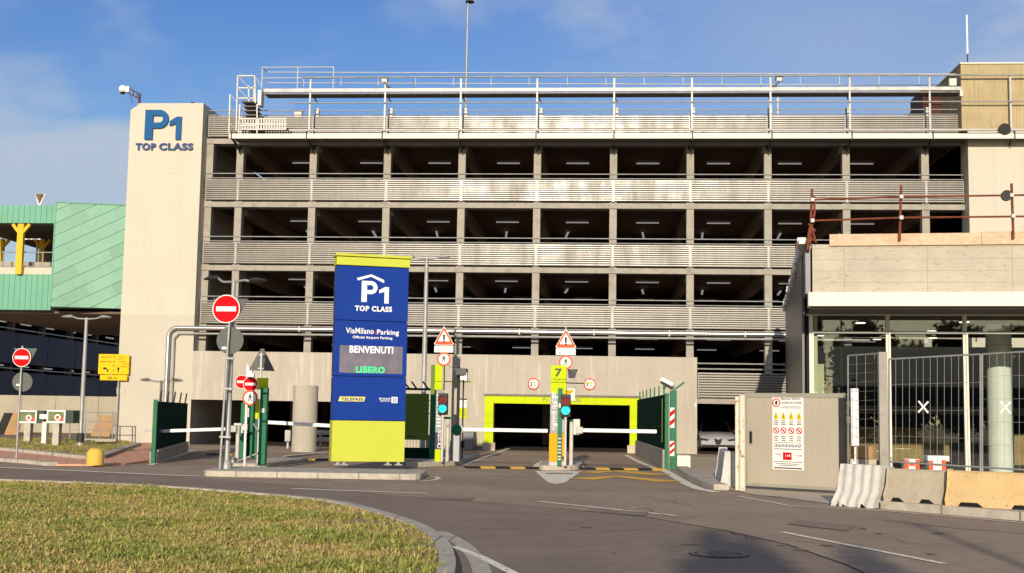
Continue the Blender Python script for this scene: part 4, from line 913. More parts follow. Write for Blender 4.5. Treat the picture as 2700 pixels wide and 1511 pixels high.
# booth left of the portal
b0 = gr(1155, 1217, .15); Y = b0.y
t = thing('ticket_column', 'lime topped advertising column behind the left traffic light', 'ticket machine', b0)
f = Fr((0, -.1, 0)); x0, x1 = LX(1150, 1100), LX(1166, 1100)
xa, xb_ = LX(1137, 990), LX(1148, 990)
part(MB().rect(f, xa, xb_, LZ(1150, 1040), LZ(1150, 962), -.6, -.02), 'olive_side', green_b, t)
part(MB().rect(f, xb_, LX(1168, 990), LZ(1150, 1028), LZ(1150, 962), -.6, 0), 'lime_head', lime, t)
part(MB().rect(f, xb_, LX(1168, 990), LZ(1150, 1006.5), LZ(1150, 1005), .001, .004), 'head_seam', olive_txt, t)
part(MB().rect(f, x0, x1, LZ(1150, 1140), LZ(1150, 1029), -.3, 0), 'print_panel', grey_p, t); part(MB().rect(f, x0, x1, LZ(1150, 1184), LZ(1150, 1140.5), -.3, 0), 'purple_panel', purple, t)
part(MB().rect(f, x0, x1, 0, LZ(1150, 1184.5), -.3, 0), 'lime_foot', lime, t)
pr = MB()
for k in range(10): pr.rect(f, x0+.03, x1-.03, LZ(1150, 1044+k*9), LZ(1150, 1040+k*9), .003, .006)
for k, s in enumerate(('AA', 'BT', 'ST', 'AN')): pr.text(f, s, x0+.08, LZ(1150, 1143+10*k), .12, .1, .004, bold=.02)
pr.ring(f, x0+.13, LZ(1150, 1176), .045, .065, .003, .006)
part(pr, 'panel_print', signw, t)
t = thing('concrete_post', 'square tan concrete pillar behind the left traffic light', 'pillar', gr(1193, 1212, .15)+V(0, .5, 0)); Y = t.location.y
part(MB().box(-.12, .12, -.12, .12, 0, LZ(1193, 940)), 'shaft', conc_wall, t, bevel=.01)
part(MB().box(-.14, .14, -.14, .14, 0, .6), 'foot', conc_beam, t, bevel=.01)
b0 = gr(1168, 1217, .15)+V(0, -.3, 0); Y = b0.y
signal(b0, zz(1167, 1054, Y), zz(1167, 1077, Y), 0, 'traffic light with a lit green lamp right of the olive notice board')
b0 = gr(1165, 1217, .15)+V(.0, -.15, 0); pole_signs(b0, 1171, 'pole left of the portal with warning triangle and no pedestrians disc', 857, 911, 921.5, 947, .62)
b0 = gr(1181, 1216, .15)+V(0, -.2, 0); Y = b0.y
t = barrier_unit(b0, zz(1215, 1132, Y), xx(1445, 1132, Y), 'white barrier arm across the lime portal lane, left of the middle island', None, zz(1181, 1105, Y), 1, green, xx(1206, 1132, Y)-b0.x)
xg = xx(1206, 1133, Y)-b0.x
part(MB().disc(Fr((xg, -.2, 0)), 0, zz(1206, 1133, Y)-b0.z, .16, 0, .08), 'green_motor', green_d, t); part(MB().box(xg-.11, xg+.1, -.18, .2, 0, zz(1206, 1140, Y)-b0.z), 'cabinet', mat('steel_cabinet', (.3, .31, .32), .5, .3, .1, 2), t, bevel=.02)
A = gr(1203, 1214, .15)+V(0, .2, 0); Y = A.y
t = thing('camera_post', 'black post carrying a dark grey camera box beside the concrete pillar', 'camera', A)
part(MB().tube((0, 0, 0), (0, 0, LZ(1203, 968)), .05, n=8), 'post', steel_d, t)
part(MB().box(-.05, .28, -.35, .2, LZ(1203, 990), LZ(1203, 972)), 'camera_box', mat('camera_grey', (.12, .12, .13), .6, 0, .1, 2), t, bevel=.02); part(MB().box(.2, .3, -.3, -.1, LZ(1203, 1004), LZ(1203, 982)).box(.08, .2, -.3, -.1, LZ(1203, 1002), LZ(1203, 992)), 'lens_housing', white, t, bevel=.01)
A = gr(1218, 1212, .15); Y = A.y
t = thing('sensor_pole', 'thin dark pole with a black box in front of the lime notice', 'pole', A)
part(MB().tube((0, 0, 0), (0, 0, LZ(1218, 1000)), .025, n=8), 'pole', steel_d, t); part(MB().box(-.07, .07, -.1, .06, LZ(1218, 1180), LZ(1218, 1162)), 'box', black, t)
t = thing('guide_rod', 'thin lime rod and wire in front of the wall beside the left traffic light', 'rod', at(1175, 1006, Y))
part(MB().tube(at(1172, 1006, Y), at(1250, 1007, Y), .018, n=6), 'rod', lime, t, world=True); part(MB().tube(at(1180, 962, Y), at(1240, 1003, Y), .007, n=5), 'wire', steel, t, world=True)
A = at(1216, 1076, YW); t = thing('wall_notice', 'white and lime notice on the wall left of the lime portal', 'notice', (A.x, YW, A.z)); f = Fr((0, -.03, 0)); 
def LWz(py): return zz(1216, py, YW)-A.z
part(MB().rect(f, -.25, .25, LWz(1075), LWz(1054), -.02, 0), 'white_panel', signw, t); part(MB().rect(f, -.25, .25, LWz(1103), LWz(1075.5), -.02, 0), 'lime_panel', lime, t)
pr = MB().rect(f, -.25, .25, LWz(1054), LWz(1051), 0, .04).disc(f, -.18, LWz(1063), .03, .002, .004, 10).disc(f, .18, LWz(1062), .03, .002, .004, 10)
for k in range(5):
    pr.rect(f, -.18, -.04, LWz(1080+k*4), LWz(1079+k*4), .002, .004).rect(f, .04, .2, LWz(1080+k*4), LWz(1079+k*4), .002, .004)
part(pr, 'notice_print', black, t)
tag(part(MB().box(xx(1228, 1160, YW), xx(1256, 1160, YW), YW-1.2, YW-.01, 0, zz(1240, 1138, YW)), 'service_cabinet', mat('grey_cabinet', (.2, .2, .2), .6, .1, .1, 2), bevel=.03), 'low grey cabinet against the wall left of the lime portal', 'cabinet')

# left booth: green posts, lime panel, barriers
b0 = gr(691, 1228, .12); Y = b0.y
t = thing('green_gate_post', 'tall green steel post with a lime panel between the two left lanes', 'post', b0)
part(MB().box(-.1, .1, -.1, .1, 0, LZ(691, 1022)), 'post', green, t, bevel=.01); part(MB().box(-.12, .04, .14, .2, LZ(691, 1050), LZ(691, 996)).box(-.28, -.18, .12, .18, LZ(680, 1104), LZ(680, 1052)), 'lime_panel', lime, t)
part(MB().box(-.04, .04, -.12, -.1, LZ(691, 1088), LZ(691, 1077)), 'reflector', signw, t); part(MB().bar((-.1, 0, .35), (-.75, .2, .1), .04, .04).bar((-.1, 0, .9), (-.35, .1, 1.2), .03, .03), 'strut', steel, t)
part(MB().rect(Fr((0, .16, 0)), LX(673, 1010), LX(700, 1010), LZ(691, 1027), LZ(691, 996), -.05, 0), 'lime_board', lime, t)
b0 = gr(648, 1208, .12); Y = b0.y
t = thing('green_cabinet', 'green steel ticket cabinet behind the left pole signs', 'ticket machine', b0)
part(MB().box(-.16, .0, -.2, .3, 0, LZ(648, 1062)).box(.12, .36, -.1, .3, 0, LZ(648, 1062)), 'cabinet', green, t, bevel=.01); part(MB().box(0, .12, .0, .3, 0, LZ(648, 1042)), 'back_panel', green_d, t)
part(MB().box(.0, .06, -.03, -.0, LZ(650, 1100), LZ(650, 1075)), 'card_reader', steel_w, t); part(MB().box(-.1, .1, -.3, -.2, LZ(648, 1142), LZ(648, 1118)), 'intercom', steel_w, t)
b0 = gr(637, 1210, .12)+V(0, -.5, 0); Y = b0.y
barrier_unit(b0, zz(640, 1131, Y), xx(432, 1136, Y), 'white barrier arm across the far left lane before the green fence', zz(432, 1136.5, Y), zz(637, 1122, Y), -1, steel_w, 0, .05, True)
b0 = gr(890, 1225, .15)+V(.3, 3.5, 0); Y = b0.y
barrier_unit(b0, zz(875, 1126, Y), xx(702, 1113, Y), 'white barrier arm sticking out left from behind the blue totem', zz(702, 1113, Y), zz(885, 1115, Y), -1, steel_w)

# olive notice board with green fence gate behind it
A = gr(1100, 1212, .15)+V(0, 1., 0); Y = A.y
t = thing('notice_board', 'olive green text board on a dark green fence gate right of the totem', 'notice board', A)
f = Fr((0, 0, 0)); part(MB().rect(f, LX(1040, 1100), LX(1130, 1100), LZ(1100, 1160), LZ(1100, 1038), -.04, 0), 'board', green_b, t)
pr = MB()
for k in range(13):
    w_ = (.65, .8, .5, .75, .7, .4, .8, .6, .7, .3, .75, .65, .5)[k]; pr.rect(f, LX(1072, 1100), LX(1072, 1100)+w_, LZ(1100, 1049+k*7), LZ(1100, 1047.2+k*7), .002, .005)
part(pr, 'board_text', olive_txt, t); part(MB().text(f, 'eTelepass', LX(1066, 1100), LZ(1100, 1154), .42, .07, .004, bold=.02), 'board_lettering', black, t)
part(MB().box(LX(1035, 1100), LX(1134, 1100), .05, .12, 0, .35), 'dark_rail', green_d, t); part(MB().box(LX(1035, 1100), LX(1134, 1100), .05, .12, LZ(1100, 1029), LZ(1100, 1023)), 'dark_rail', green_d, t)
part(MB().box(LX(1134, 1100), LX(1150, 1100), -.05, .2, 0, LZ(1140, 1020)), 'green_post', green, t, bevel=.01)
bm = MB()
for px in (1068, 1088, 1118): bm.bar(at(px+10, 1024, Y+.1)-A, at(px-3, 1006, Y+.1)-A, .05, .05)
for k in range(12): x = LX(1040+8*k, 1180); bm.tube((x, .1, .3), (x, .1, LZ(1100, 1160)), .008, n=4)
part(bm, 'spikes_and_mesh', green_d, t)
tag(part(MB().box(A.x+LX(1104, 1190), A.x+LX(1130, 1190), Y+1.6, Y+1.9, 0, .9), 'concrete_block', conc_wall, bevel=.02), 'low pale concrete block behind the olive board mesh', 'block')

# left green fence
def green_fence(pa, pb, ztop, label, n_sp, lean, base_h, see=False):
    a = gr(*pa); b = gr(*pb); L = (b-a).length; ang = math.atan2((b-a).y, (b-a).x)
    t = thing('green_fence', label, 'fence', a, ang)
    part(MB().box(0, L, -.1, .12, 0, base_h), 'concrete_base', conc_beam, t, bevel=.01)
    part(MB().box(-.13, 0.0, -.06, .06, 0, ztop+.05), 'end_post', green, t, bevel=.01)
    m_ = MB()
    nb = int(L/.12)
    if see:
        for i in range(nb): m_.tube((.12*i, .0, base_h), (.12*i, 0, ztop), .014, n=4)
        for k in range(6): z = base_h+(ztop-base_h)*k/5; m_.box(0, L, -.01, .01, z-.02, z+.02)
        m_.box(0, L, .03, .05, base_h, ztop)
    else:
        for i in range(nb): m_.box(.12*i, .12*i+.105, -.02, .02+.01*(i % 2), base_h, ztop)
    part(m_, 'mesh_panel' if see else 'plank_panel', green_d, t)
    for i in range(n_sp):
        s_ = MB()
        x = L*(i+.5)/n_sp; s_.bar((x, 0, ztop), (x+lean[0], lean[1], ztop+.35), .05, .05)
        if see: s_.bar((x, -.04, .1), (x, -.04, ztop), .05, .05)
        part(s_, 'spike', green if see else grate, t)
    c_ = MB()
    for i in range(6): c_.box(L*i/6+.03, L*(i+1)/6-.06, -.13, -.0, base_h, base_h+.05)
    part(c_, 'concrete_cap', kerb_c, t)
    return t
a = gr(404, 1222); green_fence((404, 1222), (489, 1192), zz(404, 1058, a.y), 'dark green plank fence on a low concrete wall beside the far left lane', 5, (-.55, -.1), .35)
part_ = gr(395, 1222)
a = gr(1756, 1240); zt3 = zz(1765, 1032, a.y)
t = green_fence((1757, 1238), (1682, 1200), zt3-.1, 'green mesh fence with slanted spikes right of the lime portal', 7, (-.0, .0), .62, True)
# its spikes lean out; striped post on its near end
b0 = gr(1774, 1238)
t = thing('striped_post', 'green gate post with red and white striped plates at the right fence end', 'post', b0); Y = b0.y
part(MB().box(-.1, .11, -.1, .1, 0, LZ(1774, 1030)), 'post', green, t, bevel=.01)
part(MB().bar((0, 0, LZ(1774, 1030)), (.35, 0, LZ(1790, 1008)), .06, .06), 'spike', green, t)
def stripes(z0, z1):
    w_ = MB().box(-.1, .04, -.12, -.101, z0, z1); r_ = MB(); f = Fr((0, -.1201, 0)); n = 2; h = (z1-z0)/ (2*n+.5)
    for i in range(n):
        b_ = z0+h*(2*i+.4); r_.shape(f, [(-.1, b_), (.04, b_+.12), (.04, min(z1, b_+.12+h)), (-.1, b_+h)], 0, .004)
    o = part(w_, 'striped_plate', signw, t); part(r_, 'red_stripes', red, o)
stripes(LZ(1774, 1128), LZ(1774, 1075)); stripes(LZ(1774, 1202), LZ(1774, 1163))
tag(part(MB().box(b0.x+.12, b0.x+.55, Y-.15, Y+.5, 0, LZ(1790, 1200)), 'concrete_block', fascia_m, bevel=.04), 'small white concrete block at the foot of the striped post', 'block')
tag(part(MB().rect(Fr((xx(1752, 1110, Y+.6), Y+.9, 0), .9), -.1, .22, zz(1752, 1168, Y), zz(1752, 1050, Y), -.02, .02), 'olive_side_board', green_b), 'narrow olive board on the right green fence seen nearly edge-on', 'notice board')

# ------------------------------------------------------------------ blue totem
a = gr(873, 1226, .15); Yt = a.y; ang = R(19)
wt = (xx(1063, 1226, Yt+.5)-a.x)/math.cos(ang)
t = thing('welcome_totem', 'tall blue and lime P1 welcome totem with an electronic display on the kerbed island', 'sign', a, ang)
f = Fr((0, 0, 0)); H = zz(889, 667, Yt)-a.z
def tz(py): return H*(1226-py)/(1226-667)
foot = tz(1217); D_ = .62
part(MB().rect(f, 0, wt, foot, tz(1110), -D_, 0), 'lime_foot', tlime, t, bevel=.01)
panels = [(tz(1108.5), tz(994)), (tz(992.5), tz(846)), (tz(844.5), tz(700))]
po = [part(MB().rect(f, .0, wt, z0, z1, -D_+.003, .003), 'blue_panel', tblue, t, bevel=.01) for z0, z1 in panels]
part(MB().rect(f, .04, wt-.04, foot, tz(690), -D_+.04, -.05), 'core', steel_d, t)
part(MB().rect(f, -.02, wt+.03, tz(698), tz(676), -D_-.02, .02), 'lime_band', tlime, t, bevel=.01)
part(MB().rect(f, -.05, wt+.07, tz(674), tz(667), -D_-.05, .05), 'lime_cap', tlime, t, bevel=.01)
ft = MB()
for x in (.15, .32, wt-.5, wt-.2): ft.rect(f, x, x+.08, .0, foot, -.2, -.05).rect(f, x-.06, x+.14, 0, .03, -.26, .02)
part(ft, 'mounting_foot', steel, t)
def tx(px): return wt*(px-160)/(560-160)     # panel widths measured between its two edges
TP = po[2]; m_ = MB()
k = lambda py: tz(640+py/2.2532)
# chevron roof, P1 and TOP CLASS; widths as fractions of the face
def U(fr_): return wt*fr_
m_.shape(f, [(U(.29), k(221)), (U(.475), k(196)), (U(.475), k(181)), (U(.275), k(207))], .005, .012).shape(f, [(U(.475), k(196)), (U(.655), k(231)), (U(.655), k(213)), (U(.475), k(181))], .005, .012)
m_.glyphP(f, U(.345), k(349), U(.22), k(222)-k(349), .005, .012).glyph1(f, U(.59), k(354), U(.135), k(254)-k(354), .005, .012)
m_.text(f, 'TOP CLASS', U(.26), k(405), U(.515), k(372)-k(405), .008, bold=.045)
part(m_, 'white_logo', white, TP)
m_ = MB().text(f, 'ViaMilano', U(.145), k(541), U(.385), k(506)-k(541), .008, bold=.02).text(f, 'Parking', U(.575), k(551), U(.305), k(512)-k(551), .008, bold=.025).text(f, 'Official Airport Parking', U(.24), k(574), U(.55), k(554)-k(574), .008, bold=.03)
part(m_, 'white_lettering', white, po[1]); part(MB().text(f, '/', U(.545), k(541), U(.03), k(520)-k(541), .008, bold=.04), 'red_mark', red, po[1])
part(MB().rect(f, U(.07), U(.94), k(776), k(612), .004, .008), 'display_screen', screen, po[1])
part(MB().text(f, 'BENVENUTI', U(.205), k(656), U(.60), k(614)-k(656), .012, bold=.02), 'white_led_text', led_w, po[1]); part(MB().text(f, 'LIBERO', U(.30), k(774), U(.395), k(736)-k(774), .012, bold=.02), 'green_led_text', led_g, po[1])
part(MB().shape(f, [(U(.07), k(945)), (U(.42), k(945)), (U(.44), k(917)), (U(.09), k(917))], .004, .008), 'yellow_badge', mat('pale_yellow', (.75, .68, .12), .5, 0, .02, 2), po[0])
part(MB().text(f, 'TELEPASS', U(.11), k(941), U(.30), k(923)-k(941), .010, bold=.04), 'badge_lettering', tblue, po[0])
part(MB().rect(f, U(.80), U(.885), k(950), k(914), .004, .008).text(f, 'SEA MILANO', U(.63), k(931), U(.155), k(920)-k(931), .006, bold=.03).text(f, 'AEROPORTI', U(.64), k(943), U(.145), k(935)-k(943), .006, bold=.02), 'white_badge', white, po[0])
part(MB().ring(f, U(.8425), k(932), .035, .055, .009, .012), 'badge_ring', tblue, po[0])

# ------------------------------------------------------------------ street lamps
b0 = gr(212, 1181, .12); b0 = Vector((xx(212, 1160, 49), 49, .12))
tl = lamp_post(b0, zz(231, 838, 49), 'double-armed lamp post on the small lawn left of the cream tower', [(math.pi, .65, .75, .3), (0, .65, .75, .3)], .085)
part(MB().lathe((0, 0, 0), [(.15, 0), (.15, .45), (.11, .5)], 12), 'black_base', steel_d, tl)
b0 = gr(1108, 1205); b0 = Vector((xx(1116, 1080, 49), 49, 0)); lamp_post(b0, zz(1123, 680, 49), 'white double-armed lamp post rising behind the olive board', [(math.pi*.95, .65, .7, .3), (0.1, .65, .6, .2)], .1)
# tall lamp behind green building
A = at(105, 530, 75); t = thing('roof_lamp', 'funnel shaped lamp above the green copper building', 'lamp', (A.x, 75, 10)); z = zz(105, 516, 75)-10
part(MB().tube((0, 0, 0), (0, 0, z-.6), .07), 'pole', white, t); part(MB().tube((0, 0, z-.7), (-.28, 0, z+.1), .05).tube((0, 0, z-.7), (.3, 0, z+.1), .05), 'fork', white, t)
part(MB().lathe((0, 0, z-.35), [(.03, -.15), (.26, .38), (.26, .42)], 14), 'funnel', mat('brown_reflector', (.25, .15, .1), .5, 0, .1, 2), t)

# bollard
c = gr(250, 1226, .05); r = .235; hb = zz(250, 1181, c.y)-.05
tag(part(MB().lathe(c, [(r, 0), (r*1.0, hb*.55), (r*.93, hb*.75), (r*.7, hb*.92), (r*.35, hb*.99), (.02, hb)], 28), 'bollard', bollard_y, smooth=True), 'yellow domed concrete bollard on the brick pavement', 'bollard')
# advertising boxes on pillars and a pale stone post
def ad_box(px0_, px1_, py0, py1, pbase, label):
    Yb = gr(100, pbase, .12).y; x0, x1 = xx(px0_, py0, Yb), xx(px1_, py0, Yb); z0, z1 = zz(px0_, py1, Yb), zz(px0_, py0, Yb); xc = (x0+x1)/2
    t = thing('display_box', label, 'display box', (xc, Yb, .12), 0, 'display boxes on pillars'); w_ = (x1-x0)/2; z0 -= .12; z1 -= .12; f = Fr((0, 0, 0))
    part(MB().rect(f, -w_*.35, w_*.35, 0, z0, -.3, 0), 'pillar', kerb_c, t, bevel=.02)
    part(MB().rect(f, -w_, w_+.3, z0, z1, -.7, -.03), 'case', mat('case_green', (.05, .07, .06), .5, .2, .1, 2), t, bevel=.02)
    fr_ = MB().rect(f, -w_, w_, z0, z0+.07, -.03, .03).rect(f, -w_, w_, z1-.06, z1, -.03, .03).rect(f, -w_, -w_+.06, z0+.07, z1-.06, -.03, .03).rect(f, w_-.06, w_, z0+.07, z1-.06, -.03, .03)
    part(fr_, 'white_frame', white, t); pic = part(MB().rect(f, -w_+.06, w_-.06, z0+.07, z1-.06, -.03, -.0), 'picture', mat('poster_green', (.16, .2, .08), .5, 0, .5, 6), t)
    part(MB().ring(f, .05, z0+.22, .07, .13, .002, .006, 16), 'poster_arc', signw, pic); part(MB().rect(f, -.1, w_-.1, z0+.08, z0+.25, .0, .002), 'poster_red', mat('poster_red', (.5, .1, .05), .5, 0, .3, 8), pic)
ad_box(50, 98, 1082, 1115, 1166, 'display box in a white frame on a pillar, nearer the no entry pole')
ad_box(125, 174, 1081, 1115, 1174, 'display box in a white frame on a pillar, beside the lamp post')
c = gr(114, 1170, .12); Y = c.y; tag(part(MB().box(c.x-.1, c.x+.1, Y, Y+.25, .12, zz(114, 1112, Y)).box(c.x-.22, c.x+.22, Y-.02, Y+.3, zz(114, 1105, Y), zz(114, 1092, Y)), 'stone_post', fascia_m, bevel=.015), 'pale slim post between the two display boxes', 'post')
# yellow direction sign
Yd = 57.05; t = thing('direction_sign', 'yellow road direction sign reading 50 m beside the cream tower', 'road sign', (xx(303, 1160, Yd), Yd, .1)); Y = Yd
part(MB().tube((0, .1, 0), (0, .1, LZ(303, 940)), .035, n=8), 'pole', steel, t); f = Fr((0, 0, 0), .03)
bd = part(MB().rect(f, LX(260, 960), LX(340, 960), LZ(300, 987), LZ(300, 934), -.03, 0), 'board', yellow, t, bevel=.01); bd2 = part(MB().rect(f, LX(264, 995), LX(335, 995), LZ(300, 1003), LZ(300, 988.5), -.03, 0), 'distance_plate', yellow, t, bevel=.01)
def q(px): return LX(px, 960)
m_ = MB().text(f, 'MILANO', q(268), LZ(300, 944), .45, .07, .004, bold=.02).text(f, 'SEGRATE', q(266), LZ(300, 956), .48, .07, .004, bold=.02)
for py, s, x in ((943, 'AEROPORTO', 311), (949, 'P2 P3 EST P4 P5', 306), (955, 'PARCHEGGI', 312), (961, 'ARRIVI', 320), (968, 'TERMINAL', 318)): m_.text(f, s, q(x), LZ(300, py), .36, .05, .004, bold=.01)
for py in (941, 953, 965, 977): m_.rect(f, q(299), q(302), LZ(300, py+2), LZ(300, py-2), .002, .005)
m_.rect(f, q(311), q(314), LZ(300, 982), LZ(300, 972), .002, .005).shape(f, [(q(308), LZ(300, 974)), (q(317), LZ(300, 974)), (q(312.5), LZ(300, 967))], .002, .005)
m_.shape(f, [(q(284), LZ(300, 982)), (q(287), LZ(300, 982)), (q(286), LZ(300, 974)), (q(279), LZ(300, 970)), (q(279), LZ(300, 973)), (q(283), LZ(300, 975.5))], .002, .005).shape(f, [(q(271), LZ(300, 971.5)), (q(280), LZ(300, 967)), (q(279), LZ(300, 976))], .002, .005)
part(m_, 'sign_print', black, bd); part(MB().text(f, '50 m', q(286), LZ(300, 1000), .42, .12, .004, bold=.02), 'distance_text', black, bd2)
# tiny wall box beside the sign
tag(part(MB().box(xx(308, 1030, YW), xx(330, 1030, YW), YW-.03, YW-.002, zz(320, 1038, YW), zz(320, 1022, YW)), 'wall_hatch', cream2), 'small pale hatch low on the cream tower', 'hatch')
# handrail on the left lawn
t = thing('handrail', 'grey tubular guard railing left of the cream tower base', 'railing', (xx(250, 1150, 55), 55, .1)); hr = MB(); Y = 55
for px in (184, 225, 262, 296, 304): hr.tube(at(px, 1155, Y), at(px+1, 1087, Y), .028, n=6)
for p0, p1 in ((1087, 1088), (1111, 1112), (1133, 1134)): hr.tube(at(184, p0, Y), at(304, p1, Y), .022, n=6)
part(hr, 'rails', steel, t, world=True); part(MB().box(xx(222, 1150, Y), xx(308, 1150, Y), Y-.1, Y+.2, 0.02, .25), 'low_wall', tan_c, t, world=True)

# ------------------------------------------------------------------ green copper building and shaded garage on the left
Yg = 66.; A = at(140, 670, Yg); ang = R(15)
t = thing('copper_building', 'green copper clad building block with yellow columns left of the cream tower', 'building', (A.x, Yg, 0))
f = Fr((A.x, Yg, 0), ang); z0, z1 = zz(138, 808, Yg), zz(143, 534, Yg)
part(MB().rect(f, 0, 9, z0, z1, -6, 0), 'diagonal_clad_block', cop1, t, world=True)
part(MB().rect(f, -.05, 9, z1, z1+.06, -6, .05).rect(f, -.03, .04, z0, z1, -.1, .03), 'copper_trim', cop2, t, world=True)
Yh = 66.8; xl = xx(-140, 700, Yh); xr = xx(139, 700, Yh)
def hz_(y): return zz(70, y, Yh)
part(MB().box(xl, xr, Yh, Yh+.5, hz_(588), hz_(541)), 'upper_band', cop2, t, world=True); part(MB().box(xl, xr, Yh, Yh+.5, hz_(817), hz_(723)), 'lower_band', cop2, t, world=True)
part(MB().box(xl, xr, Yh+.05, Yh+.5, hz_(722.9), hz_(705)), 'cream_sill', cream, t, world=True)
part(MB().box(xl, xr, Yh+.51, Yh+12, hz_(588), hz_(584)).box(xl, xr, Yh+12, Yh+12.2, hz_(817), hz_(584)).box(xl, xr, Yh+.51, Yh+12, hz_(722), hz_(719)), 'deck_interior', conc_int, t, world=True)
def ycol(px, yoff, w_, mm):
    x = xx(px, 650, Yh+yoff); a_ = MB().box(x-w_, x+w_, Yh+yoff-.12, Yh+yoff+.12, hz_(724), hz_(592))
    zt_ = hz_(592); a_.bar((x, Yh+yoff-.02, zt_-.6), (x-.48, Yh+yoff-.02, zt_-.02), .16, .16).bar((x, Yh+yoff-.02, zt_-.6), (x+.48, Yh+yoff-.02, zt_-.02), .16, .16)
    part(a_, 'forked_column', mm, t, world=True)
ycol(54, -.15, .17, yel_steel); ycol(112, 6, .15, yel_steel); ycol(4, 6, .15, yel_steel)
hr = MB()
for py in (664, 702): hr.tube((xl, Yh+.2, hz_(py)), (xr, Yh+.2, hz_(py)), .03, n=6)
for px in (4, 108): hr.tube((xx(px, 690, Yh), Yh+.2, hz_(706)), (xx(px, 690, Yh), Yh+.2, hz_(662)), .04, n=6)
for k in range(14): hr.tube((xl+.4*k*1.1, Yh+.2, hz_(702)), (xl+.4*k*1.1, Yh+.2, hz_(690)), .015, n=5)
part(hr, 'deck_railing', steel, t, world=True)
part(MB().box(xl, xr, Yh+1.2, Yh+1.4, hz_(705), hz_(684)), 'inner_parapet', tan_c, t, world=True); part(MB().box(xx(15, 620, Yh), xx(75, 620, Yh), Yh+1.5, Yh+1.6, hz_(622), hz_(619)), 'strip_lamp', tube_lamp, t, world=True)
part(MB().box(xl, xx(330, 830, Yh), Yh+.5, Yh+20, hz_(824), hz_(818)), 'soffit', mat('brown_soffit', (.16, .11, .08), .7, 0, .2, 2, stretch=(.3, 4, 1)), t, world=True)
# shaded garage running away behind
Xw = -43.9
t = thing('shaded_garage', 'dark shaded car park deck receding under the green copper building', 'building', (Xw, 95, 0))
def wallz(px, py):            # height on the receding plane X = Xw
    d = ray(px, py); k = Xw/d.x; return HC+d.z*k
Y0_, Y1_ = 70, 170
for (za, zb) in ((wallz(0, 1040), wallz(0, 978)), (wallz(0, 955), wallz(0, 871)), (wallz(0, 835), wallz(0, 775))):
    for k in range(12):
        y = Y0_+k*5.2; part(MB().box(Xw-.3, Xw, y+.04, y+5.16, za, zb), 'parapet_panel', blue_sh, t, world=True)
    part(MB().tube((Xw+.02, Y0_, zb+.25), (Xw+.02, Y1_, zb+.25), .05, n=6), 'guard_rail', steel, t, world=True)
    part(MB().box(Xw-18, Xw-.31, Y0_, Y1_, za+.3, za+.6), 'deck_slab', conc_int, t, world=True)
    for k in range(9):
        y = 86+k*4.2; part(MB().box(Xw-1.6, Xw-1.5, y, y+1.7, za-.14, za-.04), 'strip_lamp', tube_lamp, t, world=True)
for k in range(12): part(MB().box(Xw-.8, Xw-.35, Y0_+k*5.2-.2, Y0_+k*5.2+.2, 0, wallz(0, 780)), 'column', conc_int, t, world=True)
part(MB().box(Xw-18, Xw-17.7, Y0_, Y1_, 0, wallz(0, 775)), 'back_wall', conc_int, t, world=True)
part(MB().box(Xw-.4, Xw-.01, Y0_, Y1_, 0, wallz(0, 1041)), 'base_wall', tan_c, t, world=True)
t = thing('concrete_wall', 'tan concrete wall low behind the small lawn', 'wall', (xx(150, 1100, 78), 78, 0))
pl = MB()
xs_ = [xx(p, 1100, 78) for p in (-200, -60, 55, 145, 225, 258, 360)]
for a_, b_ in zip(xs_[:-1], xs_[1:]): pl.box(a_+.01, b_-.01, 78, 78.3, 0, zz(100, 1043, 78))
part(pl, 'wall_panels', tan_c, t, world=True)
for i, (pa_, pb_, lab, mm) in enumerate(((12, 45, 'slanted brown board leaning on the wall left of the display boxes', plywood), (240, 290, 'large plywood board leaning on the wall by the railing', plywood), (-12, 10, 'dark slanted board at the left edge of the photo', rubber))):
    x0, x1 = xx(pa_, 1120, 70), xx(pb_, 1120, 70); f = Fr((x0, 70, 0), 0, (.18, .35, .92)); tag(part(MB().rect(f, 0, x1-x0, 0, 1.35 if i != 1 else 1.3, -.06, 0), 'leaning_board', mm), lab, 'board')

# ------------------------------------------------------------------ construction building on the right
AC = R(-6.7); Yc = 33.5; C0 = at(2134, 800, Yc); C0.z = 0
uc = V(math.cos(AC), math.sin(AC), 0); wc = V(-uc.y, uc.x, 0)
cb = thing('unfinished_building', 'unfinished glass fronted building with a bare concrete parapet and white fascia', 'building', C0, AC)
def cz(py): return zz(2134, py, Yc)
f = Fr((0, 0, 0)); WC = 14
zP1, zP0, zF0, zG = cz(641), cz(771), cz(808), zz(2134, 828, 35.3)
part(MB().box(.1, WC, .35, .75, zP0, zP1).box(.1, .4, .75, 20, zP0, zP1), 'concrete_parapet', conc_new, cb)
part(MB().box(-.03, WC, -.12, .55, zF0, zP0-.003), 'white_fascia', fascia_m, cb, bevel=.01)
tb = MB(); 
for x0, x1, dz in ((.6, 4.4-.02, .27), (4.4, 14, .30)): tb.box(x0 if x0 > .6 else .55, x1, .28, .34, zP1-.04, zP1+dz)
part(tb, 'timber_board', timber, cb)
part(MB().box(.05, WC, .06, 12, zF0-.05, zF0-.002), 'soffit', room_c, cb)
part(MB().box(.0, WC, 1.9, 2.0, zG-.03, zF0-.051), 'head_frame', fascia_m, cb)
